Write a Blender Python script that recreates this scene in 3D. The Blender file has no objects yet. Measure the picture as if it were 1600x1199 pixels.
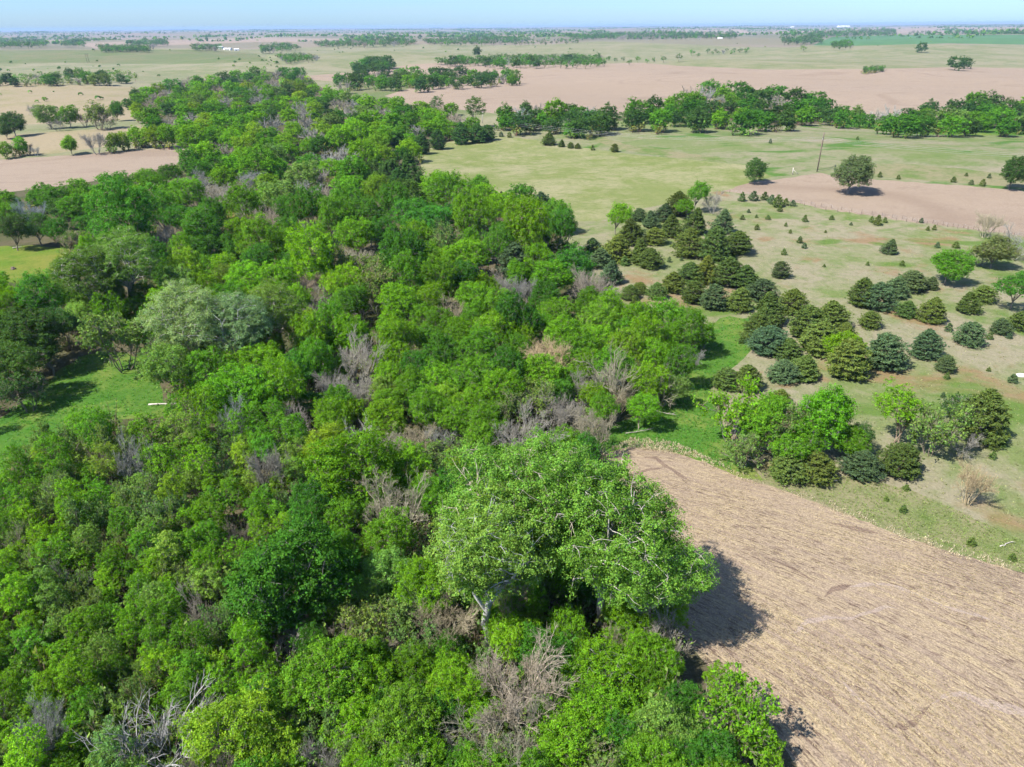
import bpy, math, random
import numpy as np
from mathutils import Vector, Matrix
from mathutils.geometry import delaunay_2d_cdt

scene = bpy.context.scene
COL = scene.collection
R = math.radians
random.seed(7)
RNG = np.random.default_rng(7)

# ------------------------------------------------------------------ camera
CAM_H = 50.0
FPX, CX, CY = 1109.0, 800.0, 599.5          # focal length and centre for a 1600 x 1199 frame
PITCH, ROLL = R(26.75), R(0.43)
_F = np.array([0, math.cos(PITCH), -math.sin(PITCH)])
_X = np.array([1.0, 0, 0]); _U = np.array([0, math.sin(PITCH), math.cos(PITCH)])
CR = _X * math.cos(ROLL) - _U * math.sin(ROLL)
CU = _U * math.cos(ROLL) + _X * math.sin(ROLL)
CAM = np.array([0, 0, CAM_H])
cd = bpy.data.cameras.new('camera'); cam = bpy.data.objects.new('camera', cd); COL.objects.link(cam)
cd.sensor_width = 36.0; cd.lens = 36.0 * FPX / 1600.0
cd.clip_start = 0.5; cd.clip_end = 200000
m = Matrix.Identity(4)
for i in range(3):
    m[i][0] = CR[i]; m[i][1] = CU[i]; m[i][2] = -_F[i]; m[i][3] = CAM[i]
cam.matrix_world = m
scene.camera = cam

# ------------------------------------------------------------------ sky, sun, exposure
SUN_EL, SUN_AZ = R(50), R(-121)               # azimuth from +Y, clockwise: the sun stands to the left, a little behind the camera
w = bpy.data.worlds.new('World'); scene.world = w; w.use_nodes = True
nt = w.node_tree; nt.nodes.clear()
sky = nt.nodes.new('ShaderNodeTexSky'); sky.sky_type = 'NISHITA'; sky.sun_disc = False
sky.sun_elevation = SUN_EL; sky.sun_rotation = SUN_AZ % (2 * math.pi)
sky.air_density = 1.0; sky.dust_density = 0.6; sky.ozone_density = 2.5; sky.altitude = 400
bgn = nt.nodes.new('ShaderNodeBackground'); bgn.inputs['Strength'].default_value = 0.074
won = nt.nodes.new('ShaderNodeOutputWorld')
stint = nt.nodes.new('ShaderNodeMix'); stint.data_type = 'RGBA'; stint.blend_type = 'MULTIPLY'; stint.inputs['Factor'].default_value = 1.0; nt.links.new(sky.outputs[0], stint.inputs['A'])
# the low sky is a clear pale blue all round, neutral towards the zenith
wtc = nt.nodes.new('ShaderNodeTexCoord'); wsx = nt.nodes.new('ShaderNodeSeparateXYZ'); wrp = nt.nodes.new('ShaderNodeValToRGB')
nt.links.new(wtc.outputs['Generated'], wsx.inputs[0]); nt.links.new(wsx.outputs['Z'], wrp.inputs[0]); nt.links.new(wrp.outputs[0], stint.inputs['B'])
wmp = nt.nodes.new('ShaderNodeMapping'); wmp.inputs['Scale'].default_value = (2.2, 2.2, 26); nt.links.new(wtc.outputs['Generated'], wmp.inputs[0])
wno = nt.nodes.new('ShaderNodeTexNoise'); wno.inputs['Scale'].default_value = 2.0; wno.inputs['Detail'].default_value = 5; nt.links.new(wmp.outputs[0], wno.inputs['Vector'])
wcr = nt.nodes.new('ShaderNodeMapRange'); wcr.inputs['From Min'].default_value = .42; wcr.inputs['From Max'].default_value = .75; wcr.inputs['To Max'].default_value = .22; nt.links.new(wno.outputs['Fac'], wcr.inputs['Value'])
wcl = nt.nodes.new('ShaderNodeMix'); wcl.data_type = 'RGBA'; nt.links.new(wcr.outputs[0], wcl.inputs['Factor']); nt.links.new(stint.outputs['Result'], wcl.inputs['A']); wcl.inputs['B'].default_value = (2.4, 2.8, 3.4, 1)
wrp.color_ramp.elements[0].position = 0.0; wrp.color_ramp.elements[0].color = (.36, .53, .83, 1)
wrp.color_ramp.elements[1].position = 0.45; wrp.color_ramp.elements[1].color = (.85, .93, 1.0, 1)
e_ = wrp.color_ramp.elements.new(.09); e_.color = (.345, .49, .755, 1)
nt.links.new(wcl.outputs['Result'], bgn.inputs[0]); nt.links.new(bgn.outputs[0], won.inputs[0])
sl = bpy.data.lights.new('sun', 'SUN'); so = bpy.data.objects.new('sun', sl); COL.objects.link(so)
sl.energy = 3.5; sl.angle = R(0.53); sl.color = (1.0, 0.955, 0.88)
SUN_DIR = Vector((math.sin(SUN_AZ) * math.cos(SUN_EL), math.cos(SUN_AZ) * math.cos(SUN_EL), math.sin(SUN_EL)))
so.rotation_euler = SUN_DIR.to_track_quat('Z', 'Y').to_euler(); so.location = (0, 0, 120)
vs = scene.view_settings
vs.view_transform = 'Standard'; vs.look = 'None'; vs.gamma = 1.0; vs.use_curve_mapping = False; vs.exposure = 1.9
cy = scene.cycles
cy.max_bounces = 6; cy.diffuse_bounces = 3; cy.glossy_bounces = 1; cy.transmission_bounces = 3
cy.volume_bounces = 0; cy.transparent_max_bounces = 4; cy.caustics_reflective = False; cy.caustics_refractive = False
cy.use_denoising = True; cy.use_adaptive_sampling = True; cy.adaptive_threshold = 0.02

# ------------------------------------------------------------------ terrain and pixel helpers
def sstep(a, b, x):
    t = np.clip((x - a) / (b - a), 0, 1); return t * t * (3 - 2 * t)

def hgt(x, y):
    x = np.asarray(x, float); y = np.asarray(y, float); r = np.hypot(x, y)
    h = sstep(110, 380, r) * 1.3 * (np.sin(x * .021 + y * .013 + .6) + np.sin(y * .025 - x * .009 + 2.1))
    h = h + sstep(330, 1500, r) * 5.6 * (np.sin(x * .0043 + y * .0061 + .9) + .8 * np.sin(x * .0071 - y * .0052 + 4.))
    h = h + sstep(2200, 9000, r) * 6.0 * (np.sin(x * .0011 + y * .0013 + 2.) + np.sin(x * .0017 - y * .0009))
    return h

_T = np.concatenate([np.geomspace(20, 60000, 900)])
def unproj(px, py, zoff=0.0):
    """point on the terrain (plus zoff) seen at a pixel of the 1600 x 1199 photograph"""
    d = _F + CR * ((px - CX) / FPX) + CU * ((CY - py) / FPX)
    P = CAM + _T[:, None] * d
    g = P[:, 2] - hgt(P[:, 0], P[:, 1]) - zoff
    k = np.nonzero(g < 0)[0]
    if len(k) == 0:
        t = 30000.0
        p = CAM + t * d; p[2] = hgt(p[0], p[1]) + zoff; return p
    k = max(k[0], 1); a, b = g[k - 1], g[k]
    t = _T[k - 1] + (_T[k] - _T[k - 1]) * a / (a - b)
    return CAM + t * d

def unproj_many(px, py, chunk=3000):
    out = []
    px = np.asarray(px, float); py = np.asarray(py, float)
    T = np.geomspace(20, 60000, 420)
    for i in range(0, len(px), chunk):
        d = _F + ((px[i:i + chunk] - CX) / FPX)[:, None] * CR + ((CY - py[i:i + chunk]) / FPX)[:, None] * CU
        x = T * d[:, 0:1]; y = T * d[:, 1:2]; g = CAM_H + T * d[:, 2:3] - hgt(x, y)
        k = np.clip(np.argmax(g < 0, axis=1), 1, len(T) - 1); r = np.arange(len(d)); a, b = g[r, k - 1], g[r, k]
        t = T[k - 1] + (T[k] - T[k - 1]) * np.clip(a / (a - b), 0, 1)
        out.append(np.column_stack([t * d[:, 0], t * d[:, 1]]))
    return np.concatenate(out)

def proj(p):
    q = np.asarray(p, float) - CAM
    z = q @ _F
    return CX + FPX * (q @ CR) / z, CY - FPX * (q @ CU) / z, z

# ------------------------------------------------------------------ material helpers
class NT:
    def __init__(s, name):
        s.m = bpy.data.materials.new(name); s.m.use_nodes = True; s.t = s.m.node_tree; s.t.nodes.clear()
        s.out = s.n('ShaderNodeOutputMaterial')
    def n(s, ty, **kw):
        x = s.t.nodes.new(ty)
        for k, v in kw.items():
            if k.startswith('i_'): x.inputs[k[2:]].default_value = v
            else: setattr(x, k, v)
        return x
    def l(s, a, b): s.t.links.new(a, b)
    def pos(s): return s.n('ShaderNodeNewGeometry').outputs['Position']
    def mapping(s, src, rot=0.0, scale=(1, 1, 1), loc=(0, 0, 0)):
        x = s.n('ShaderNodeMapping'); x.inputs['Rotation'].default_value = (0, 0, rot); x.inputs['Scale'].default_value = scale
        x.inputs['Location'].default_value = loc
        s.l(src, x.inputs['Vector']); return x.outputs[0]
    def noise(s, src, scale, detail=4, rough=.55, dist=0.0):
        x = s.n('ShaderNodeTexNoise'); x.inputs['Scale'].default_value = scale; x.inputs['Detail'].default_value = detail
        x.inputs['Roughness'].default_value = rough; x.inputs['Distortion'].default_value = dist
        s.l(src, x.inputs['Vector']); return x.outputs['Fac']
    def ramp(s, src, stops):
        x = s.n('ShaderNodeValToRGB'); e = x.color_ramp.elements
        while len(e) < len(stops): e.new(.5)
        for k, (p, c) in enumerate(stops):
            e[k].position = p; e[k].color = (c, c, c, 1) if not hasattr(c, '__len__') else (*c, 1)
        s.l(src, x.inputs[0]); return x.outputs[0]
    def mix(s, f, a, b, mode='MIX'):
        x = s.n('ShaderNodeMix', data_type='RGBA', blend_type=mode)
        for sock, v in ((x.inputs['Factor'], f), (x.inputs['A'], a), (x.inputs['B'], b)):
            if hasattr(v, 'is_linked') or hasattr(v, 'links'): s.l(v, sock)
            elif hasattr(v, '__len__'): sock.default_value = (*v, 1) if len(v) == 3 else v
            else: sock.default_value = v
        return x.outputs['Result']
    def math(s, op, a, b=None):
        x = s.n('ShaderNodeMath', operation=op)
        for sock, v in zip(x.inputs, (a, b)):
            if v is None: continue
            if hasattr(v, 'links'): s.l(v, sock)
            else: sock.default_value = v
        return x.outputs[0]
    def finish_ground(s, col, bump=None, *a):
        return s.finish(s.mix(1., col, (.455, .455, .455), 'MULTIPLY'), bump, *a)
    def finish(s, col, bump=None, bstr=.5, bdist=.1, rough=.9, spec=.15):
        b = s.n('ShaderNodeBsdfPrincipled'); b.inputs['Roughness'].default_value = rough
        b.inputs['Specular IOR Level'].default_value = spec
        if hasattr(col, 'links'): s.l(col, b.inputs['Base Color'])
        else: b.inputs['Base Color'].default_value = (*col, 1)
        if bump is not None:
            x = s.n('ShaderNodeBump'); x.inputs['Strength'].default_value = bstr; x.inputs['Distance'].default_value = bdist
            s.l(bump, x.inputs['Height']); s.l(x.outputs[0], b.inputs['Normal'])
        s.l(b.outputs[0], s.out.inputs['Surface']); return s.m

def plain(name, col, rough=.8, spec=.2, var=.2, scale=6.0):
    t = NT(name); f = t.noise(t.pos(), scale, 4)
    c = t.mix(f, tuple(v * (1 - var) for v in col), tuple(min(1, v * (1 + var)) for v in col))
    return t.finish(c, rough=rough, spec=spec)

def leaf_material(name, transl=.48, gloss=.004):
    t = NT(name)
    oi = t.n('ShaderNodeObjectInfo'); at = t.n('ShaderNodeAttribute', attribute_name='tint')
    c = t.mix(1.0, oi.outputs['Color'], at.outputs['Color'], 'MULTIPLY')
    d = t.n('ShaderNodeBsdfDiffuse'); tr = t.n('ShaderNodeBsdfTranslucent'); g = t.n('ShaderNodeBsdfGlossy'); g.inputs['Roughness'].default_value = .45
    g.inputs['Color'].default_value = (.6, .65, .5, 1)
    t.l(c, d.inputs['Color']); t.l(t.mix(1.0, c, (1.15, 1.1, .55), 'MULTIPLY'), tr.inputs['Color'])
    m1 = t.n('ShaderNodeMixShader'); m1.inputs[0].default_value = transl; t.l(d.outputs[0], m1.inputs[1]); t.l(tr.outputs[0], m1.inputs[2])
    m2 = t.n('ShaderNodeMixShader'); m2.inputs[0].default_value = gloss; t.l(m1.outputs[0], m2.inputs[1]); t.l(g.outputs[0], m2.inputs[2])
    t.l(m2.outputs[0], t.out.inputs['Surface']); return t.m

def bark_material(name):
    t = NT(name); oi = t.n('ShaderNodeObjectInfo')
    tc = t.n('ShaderNodeTexCoord').outputs['Object']
    f = t.noise(t.mapping(tc, scale=(3, 3, .7)), 2.5, 5, .65)
    c = t.mix(1.0, oi.outputs['Color'], t.ramp(f, [(.25, .55), (.75, 1.25)]), 'MULTIPLY')
    return t.finish(c, f, .6, .05, .9, .1)

LEAF = leaf_material('foliage')
NEEDLE = leaf_material('cedar_foliage', .2, .008)
BARK = bark_material('bark')

# ------------------------------------------------------------------ ground materials
# direction of the crop rows in the near stubble field
_a, _b = unproj(1200, 870), unproj(1390, 957)
ROW = math.atan2(_b[1] - _a[1], _b[0] - _a[0])

def stubble_mat(name, soil, straw, dark, rot, near=True):
    t = NT(name); p = t.pos(); q = t.mapping(p, rot=-rot)
    if near:   # the rows follow the contour: steeper near the woods, flatter towards the far margin
        sx = t.n('ShaderNodeSeparateXYZ'); t.l(p, sx.inputs[0]); Y = t.math('SUBTRACT', sx.outputs[1], 45.)
        v = t.math('ADD', sx.outputs[0], t.math('ADD', t.math('MULTIPLY', Y, .92), t.math('MULTIPLY', t.math('MULTIPLY', Y, Y), .021)))
        u = t.math('SUBTRACT', t.math('MULTIPLY', sx.outputs[0], .75), t.math('MULTIPLY', sx.outputs[1], .66))
        cb_ = t.n('ShaderNodeCombineXYZ'); t.l(u, cb_.inputs[0]); t.l(t.math('MULTIPLY', v, .55), cb_.inputs[1]); q = cb_.outputs[0]
    big = t.noise(p, .035, 4, .6)
    mid = t.noise(t.mapping(q, scale=(.45, 1, 1)), .17, 6, .68, .6)
    # Mapping rotates first in 'POINT' mode after scaling, so rotate and then stretch with a second mapping
    st = t.mapping(q, scale=(.16, 1.6, 1)); streak = t.noise(st, 1.1, 5, .65, .12)
    st2 = t.mapping(q, scale=(.5, 3.2, 1)); dash = t.noise(st2, 1.6, 4, .6)
    fine = t.noise(p, 5.5, 4, .7); fine2 = t.noise(p, 1.7, 4, .7)
    c = t.mix(t.ramp(big, [(.3, 0), (.7, 1)]), soil, tuple(a * .6 + b * .4 for a, b in zip(soil, straw)))
    c = t.mix(t.ramp(streak, [(.40, 0), (.62, 1)]), c, straw)
    c = t.mix(t.math('MULTIPLY', t.ramp(dash, [(.40, 1), (.475, 0)]), t.ramp(mid, [(.42, 1), (.60, .15)])), c, dark)
    c = t.mix(t.ramp(mid, [(.30, .8), (.44, 0)]), c, tuple(a * .70 for a in soil))
    c = t.mix(t.ramp(mid, [(.54, 0), (.66, .55)]), c, tuple(a * 1.08 for a in soil))
    c = t.mix(t.ramp(fine2, [(.38, .55), (.5, 0)]), c, tuple(.55 * a + .45 * b for a, b in zip(dark, soil)))
    if not near:
        lf = t.noise(t.mapping(p, scale=(.6, 1.3, 1)), .009, 5, .6, .8); c = t.mix(t.ramp(lf, [(.35, 0), (.65, .75)]), c, tuple(a * .45 + b * .55 for a, b in zip(dark, straw)))
        ct = t.noise(t.mapping(p, scale=(.5, 1.6, 1)), .005, 2, .5, .5); c = t.mix(t.ramp(ct, [(.47, 0), (.478, .55), (.486, 0)]), c, dark)
        c = t.mix(t.ramp(ct, [(.56, 0), (.566, .5), (.573, 0)]), c, tuple(v * .9 for v in dark))
    c = t.mix(t.ramp(fine, [(.3, 0), (.72, 1)]), t.mix(1., c, (.62, .60, .58), 'MULTIPLY'), t.mix(1., c, (1.34, 1.31, 1.24), 'MULTIPLY'))
    hgt_ = t.math('ADD', t.math('ADD', dash, t.math('MULTIPLY', fine, .9)), streak)
    return t.finish_ground(c, hgt_, .8, .16, .95, .05)

def grass_mat(name, g1, g2, dry, dryness, rust=None, rustiness=0, scale=1.0, lush=None, lushness=0):
    t = NT(name); p = t.pos()
    a = t.noise(p, .018 * scale, 5, .6, .3); b = t.noise(p, .085 * scale, 5, .62, .5); c_ = t.noise(p, .55, 5, .65); f = t.noise(p, 3.0, 5, .7)
    g = t.mix(t.ramp(b, [(.35, 0), (.65, 1)]), g1, g2)
    lg = t.noise(t.mapping(p, scale=(.7, 1.6, 1)), .0045 * scale, 5, .65, .7)
    g = t.mix(t.ramp(lg, [(.38, 0), (.62, .6)]), g, tuple(u * .5 + v * .5 for u, v in zip(g1, dry)))
    mixd = t.math('ADD', t.math('MULTIPLY', a, .55), t.math('ADD', t.math('MULTIPLY', b, .3), t.math('MULTIPLY', c_, .15)))
    lo = .5 + (0.5 - dryness) * .35
    c = t.mix(t.ramp(mixd, [(lo - .075, 0), (lo + .055, 1)]), g, dry)
    if rust:
        rn = t.noise(t.mapping(p, loc=(37, 11, 0)), .05, 5, .65, .4)
        rl = .5 + (.5 - rustiness) * .35
        c = t.mix(t.ramp(rn, [(rl, 0), (rl + .09, .8)]), c, rust)
    if lush:
        ln = t.noise(t.mapping(p, loc=(91, 53, 0), scale=(1, 1.5, 1)), .03, 4, .6, .6)
        ll = .5 + (.5 - lushness) * .35
        c = t.mix(t.ramp(ln, [(ll, 0), (ll + .08, .9)]), c, lush)
    c = t.mix(t.ramp(c_, [(.32, .45), (.5, 0)]), c, t.mix(1., c, (.66, .68, .60), 'MULTIPLY'))
    c = t.mix(t.ramp(f, [(.3, 0), (.7, 1)]), t.mix(1., c, (.74, .76, .72), 'MULTIPLY'), t.mix(1., c, (1.2, 1.18, 1.15), 'MULTIPLY'))
    return t.finish_ground(c, t.math('ADD', f, c_), .7, .18, .95, .05)

def far_mat(name):
    t = NT(name); p = t.pos()
    v = t.n('ShaderNodeTexVoronoi', distance='CHEBYCHEV', feature='F1'); v.inputs['Scale'].default_value = 1.0
    v.inputs['Randomness'].default_value = .75
    t.l(t.mapping(p, rot=.12, scale=(.0011, .0017, 0)), v.inputs['Vector'])
    sx = t.n('ShaderNodeSeparateColor'); t.l(v.outputs['Color'], sx.inputs[0])
    c = t.ramp(sx.outputs[0], [(0., (.20, .205, .10)), (.25, (.34, .27, .19)), (.45, (.25, .235, .13)), (.6, (.37, .28, .21)), (.8, (.16, .19, .09)), (1., (.40, .33, .24))])
    n = t.noise(p, .004, 6, .65)
    c = t.mix(t.ramp(n, [(.35, 0), (.7, .6)]), c, (.30, .265, .17))
    return t.finish_ground(c)

M_FLOOR = grass_mat('forest_floor', (.075, .12, .028), (.08, .10, .032), (.17, .145, .09), .55)
M_STUB = stubble_mat('corn_stubble', (.46, .36, .285), (.61, .495, .325), (.20, .14, .11), ROW)
M_SILT = stubble_mat('washed_silt', (.52, .42, .36), (.56, .46, .38), (.44, .34, .28), ROW)
M_WET = stubble_mat('damp_soil', (.30, .22, .18), (.42, .32, .235), (.18, .125, .10), ROW)
M_STUB2 = stubble_mat('brown_stubble', (.45, .355, .29), (.53, .43, .33), (.33, .245, .19), R(-8), False)
M_STUB3 = stubble_mat('tan_stubble', (.45, .365, .305), (.52, .425, .335), (.34, .26, .205), R(12), False)
M_TAN = grass_mat('tan_field', (.33, .31, .15), (.39, .34, .20), (.44, .36, .24), .6)
M_HAY = grass_mat('hay_meadow', (.215, .275, .075), (.285, .315, .11), (.41, .39, .22), .40, scale=1.8)
M_CEDARP = grass_mat('cedar_pasture', (.19, .27, .075), (.275, .31, .125), (.39, .35, .24), .48, (.36, .23, .13), .36, scale=2.2, lush=(.15, .25, .05), lushness=.38)
M_MEADOW = grass_mat('creek_meadow', (.19, .265, .08), (.27, .30, .13), (.38, .34, .24), .40, lush=(.10, .225, .035), lushness=.38)
M_LUSH = grass_mat('lush_grass', (.062, .205, .026), (.115, .27, .032), (.24, .30, .07), .36, scale=2.5)
M_CLEAR = grass_mat('clearing_grass', (.13, .26, .025), (.20, .28, .04), (.30, .29, .07), .42)
M_MARGIN = grass_mat('margin_grass', (.15, .245, .055), (.21, .265, .085), (.34, .31, .18), .5, scale=2.2)
M_PRAIRIE = grass_mat('prairie', (.22, .265, .12), (.30, .305, .15), (.38, .35, .23), .46, scale=.6)
M_PGREEN = grass_mat('green_pasture', (.17, .235, .085), (.22, .25, .11), (.27, .26, .14), .42, scale=.4)
M_CROP = plain('dark_crop', (.055, .115, .045), 1, .02, .25, .02)
M_FAR = far_mat('far_farmland')
M_WATER = NT('pond_water').finish((.20, .24, .30), rough=.12, spec=.5)

# ------------------------------------------------------------------ ground: one triangulated sheet split into fields
def strip(pts, w0, w1=None):
    L, Rr = [], []; n = len(pts)
    for i, (x, y) in enumerate(pts):
        a = pts[max(0, i - 1)]; b = pts[min(n - 1, i + 1)]; dx, dy = b[0] - a[0], b[1] - a[1]; l = math.hypot(dx, dy)
        w_ = (w0 if w1 is None else w0 + (w1 - w0) * i / (n - 1)) * (1 if 0 < i < n - 1 else .25) * random.uniform(.7, 1.3)
        L.append((x - dy / l * w_, y + dx / l * w_)); Rr.append((x + dy / l * w_, y - dx / l * w_))
    return L + Rr[::-1]
REG = [  # name, material, polygon in pixels of the photograph; first match wins
 ('damp_streak', M_WET, strip([(1287,932),(1300,922),(1318,918),(1330,915)], 4)),
 ('washed_strip', M_SILT, strip([(1325,917),(1350,914),(1385,912),(1410,920),(1440,932),(1475,947),(1520,960),(1560,972)], 3.2, 2)),
 ('washed_strip', M_SILT, strip([(1240,990),(1262,972),(1290,965),(1330,966),(1360,957),(1385,948),(1410,952)], 4, 2)),
 ('damp_streak', M_WET, strip([(1280,1076),(1296,1086),(1312,1104),(1326,1118)], 4)),
 ('washed_strip', M_SILT, strip([(1312,1060),(1335,1085),(1362,1108),(1382,1126)], 3.5)),
 ('damp_streak', M_WET, strip([(1396,1134),(1412,1136),(1430,1128),(1445,1112),(1458,1098)], 6, 3)),
 ('washed_strip', M_SILT, strip([(1455,1100),(1475,1088),(1500,1084),(1535,1098),(1575,1108),(1620,1120)], 5, 8)),
 ('damp_streak', M_WET, strip([(1006,714),(1025,716),(1040,728),(1062,742),(1080,752)], 2.5)),
 ('damp_streak', M_WET, strip([(966,748),(990,742),(1015,734),(1040,730)], 4, 2)),
 ('damp_streak', M_WET, strip([(1515,965),(1530,966),(1545,972)], 4)),
 ('damp_streak', M_WET, strip([(1200,872),(1225,882),(1250,895),(1275,908)], 3, 2)),
 ('damp_streak', M_WET, strip([(1450,1018),(1462,1022),(1478,1026)], 3)),
 ('damp_streak', M_WET, strip([(1300,818),(1340,826),(1372,834)], 2.5)),
 ('stubble_field', M_STUB, [(945,710),(980,699),(1040,703),(1100,722),(1160,747),(1230,768),(1320,803),(1420,842),(1520,872),(1600,896),(1750,948),(2100,1100),(2300,1400),(1500,1500),(1330,1350),(1245,1199),(1190,1110),(1095,1030),(1040,960),(990,880),(955,790)]),
 ('lush_grass', M_LUSH, [(900,680),(945,710),(980,699),(1040,703),(1100,722),(1160,747),(1195,752),(1150,705),(1125,655),(1110,610),(1150,570),(1190,535),(1185,500),(1135,493),(1095,520),(1080,560),(1050,590),(1035,640),(985,655)]),
 ('field_margin', M_MARGIN, [(1160,747),(1230,768),(1320,803),(1420,842),(1520,872),(1600,896),(1750,948),(1750,900),(1600,846),(1500,800),(1420,765),(1330,745),(1250,735),(1180,735)]),
 ('lush_clearing', M_LUSH, [(-160,760),(-60,700),(0,655),(60,610),(120,560),(160,545),(225,560),(250,600),(262,650),(190,655),(120,660),(80,690),(20,730),(-60,800)]),
 ('grass_clearing', M_CLEAR, [(-120,395),(0,386),(60,383),(118,392),(112,430),(95,458),(60,455),(0,436),(-120,440)]),
 ('woodland_glade', M_CLEAR, [(325,325),(385,318),(402,345),(372,364),(333,352)]),
 ('bare_field', M_STUB3, [(-400,336),(0,302),(100,290),(200,275),(292,254),(298,228),(150,240),(0,250),(-400,290)]),
 ('tan_field', M_TAN, [(-400,288),(0,248),(120,236),(235,219),(240,196),(150,202),(0,212),(-400,235)]),
 ('hay_meadow', M_HAY, [(600,292),(640,280),(660,264),(652,240),(700,222),(770,213),(820,217),(900,230),(1000,243),(1100,251),(1180,260),(1205,277),(1165,288),(1130,298),(1000,328),(930,345),(880,350),(840,330),(760,310),(690,300)]),
 ('brown_field', M_STUB2, [(1130,299),(1160,287),(1210,281),(1280,271),(1330,277),(1400,283),(1500,290),(1600,298),(1900,322),(1900,412),(1600,369),(1560,364),(1400,343),(1290,327),(1240,316),(1180,305)]),
 ('wet_meadow', M_MARGIN, [(790,206),(850,205),(905,215),(980,236),(1060,247),(1140,254),(1120,246),(1050,236),(980,226),(930,212),(890,206),(850,200)]),
 ('green_swale', M_MARGIN, [(1330,262),(1400,255),(1480,262),(1560,270),(1600,278),(1600,294),(1500,286),(1400,279),(1340,272)]),
 ('creek_bank', M_LUSH, [(1290,194),(1340,186),(1420,198),(1500,202),(1600,200),(1700,204),(1700,212),(1500,212),(1400,208)]),
 ('creek_meadow', M_MEADOW, [(760,214),(800,206),(900,200),(960,190),(1050,183),(1180,194),(1250,198),(1340,188),(1500,200),(1600,200),(1900,212),(1900,322),(1600,298),(1400,283),(1330,277),(1280,271),(1205,277),(1180,260),(1100,251),(950,238),(820,217)]),
 ('cedar_pasture', M_CEDARP, [(870,372),(930,345),(1000,328),(1130,298),(1240,316),(1400,343),(1600,369),(1900,412),(2400,900),(2100,1100),(1750,948),(1600,846),(1500,800),(1420,765),(1330,745),(1250,735),(1180,735),(1150,705),(1125,655),(1110,610),(1095,520),(1000,520),(930,450),(880,400)]),
 ('forest_floor', M_FLOOR, [(-900,1700),(-900,340),(-400,322),(0,288),(100,277),(200,263),(290,247),(298,228),(235,219),(240,196),(205,165),(210,140),(300,128),(420,112),(480,122),(520,150),(700,172),(770,213),(660,264),(600,292),(700,300),(840,330),(880,350),(870,372),(880,400),(940,460),(1000,520),(1095,520),(1080,560),(1050,590),(1035,640),(985,655),(900,680),(945,710),(955,790),(990,880),(1040,960),(1095,1030),(1190,1110),(1245,1199),(1330,1350),(1500,1700)]),
 ('grove_floor', M_FLOOR, [(780,190),(830,182),(950,185),(985,182),(1060,172),(1290,176),(1310,180),(1600,185),(1800,190),(1800,204),(1480,203),(1310,192),(1200,199),(1120,196),(985,191),(880,207),(790,200)]),
 ('far_brown_field', M_STUB2, [(640,163),(720,172),(800,180),(980,180),(1300,182),(1600,192),(1900,200),(1900,112),(1600,107),(1500,105),(1350,108),(1200,109),(1060,103),(1000,98),(900,101),(800,102),(700,98),(640,101),(590,110),(475,119),(490,125),(560,131),(660,133),(600,150)]),
 ('winding_pond', M_WATER, [(1440,108),(1452,106),(1462,107.5),(1475,111),(1500,113),(1470,112.5),(1458,110),(1448,109.5)]),
 ('pasture_strip', M_PGREEN, [(500,152),(560,131),(660,133),(720,160),(740,178),(700,176)]),
 ('dark_crop_field', M_CROP, [(1270,71),(1300,58),(1400,55),(1600,54.5),(1900,53),(1900,72),(1600,70),(1480,68),(1400,70),(1330,72)]),
 ('green_pasture', M_PGREEN, [(-300,112),(0,100),(100,98),(180,100),(300,100),(420,96),(400,84),(300,78),(150,78),(0,79),(-300,80)]),
 ('pink_field', M_STUB3, [(150,76),(290,70),(400,66),(470,66),(560,61),(400,59),(250,63),(120,68)]),
 ('pale_field', M_STUB3, [(1000,54),(1180,54),(1160,46),(1040,47)]),
 ('pale_far_field', M_STUB3, [(1200,53),(1600,51),(1600,42),(1400,43),(1220,46)]),
 ('tan_pasture', M_TAN, [(-300,205),(0,196),(120,192),(230,186),(250,160),(210,136),(130,134),(0,128),(-300,130)]),
]
def densify(poly, step):
    out = []
    for (x0, y0), (x1, y1) in zip(poly, poly[1:] + poly[:1]):
        n = max(1, int(math.hypot(x1 - x0, y1 - y0) / step))
        for k in range(n): out.append((x0 + (x1 - x0) * k / n, y0 + (y1 - y0) * k / n))
    return out
def in_poly(px, py, poly):
    px = np.asarray(px, float); py = np.asarray(py, float); r = np.zeros(px.shape, bool)
    n = len(poly); j = n - 1
    for i in range(n):
        xi, yi = poly[i]; xj, yj = poly[j]
        if yi != yj: r ^= ((yi > py) != (yj > py)) & (px < (xj - xi) * (py - yi) / (yj - yi) + xi)
        j = i
    return r
WPOLY = {}; WP = []
_cache = {}
def ground_xy(x, y):
    k = (round(x, 2), round(y, 2))
    if k not in _cache:
        p = unproj(*k); d = math.hypot(p[0], p[1])
        j = min(.9, .006 * d) * (.35 if d < 120 else 1)
        _cache[k] = (p[0] + random.uniform(-j, j), p[1] + random.uniform(-j, j))
    return _cache[k]
verts2, edges2 = [], []
for name, mat_, poly in REG:
    step = 12 if min(q[1] for q in poly) > 150 else 20
    wp = [ground_xy(x, y) for x, y in densify(poly, step)]
    WPOLY.setdefault(name, wp); WP.append(wp)
    b0 = len(verts2); verts2 += [Vector(q) for q in wp]
    edges2 += [(b0 + i, b0 + (i + 1) % len(wp)) for i in range(len(wp))]
rr = 6.0
while rr < 65000:
    for a in np.arange(-56, 56, 2.6): verts2.append(Vector((rr * math.sin(R(a + random.uniform(-.5, .5))), rr * math.cos(R(a)))))
    for a in np.arange(62, 300, 15): verts2.append(Vector((rr * math.sin(R(a)), rr * math.cos(R(a)))))
    rr *= 1.045
vo, eo, fo, *_ = delaunay_2d_cdt(verts2, edges2, [], 0, 0.02)
VO = np.array([(v.x, v.y) for v in vo]); FO = np.array([f for f in fo if len(f) == 3])
VZ = np.column_stack([VO, hgt(VO[:, 0], VO[:, 1])])
cen = VO[FO].mean(1); lab = np.full(len(FO), -1)
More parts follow.
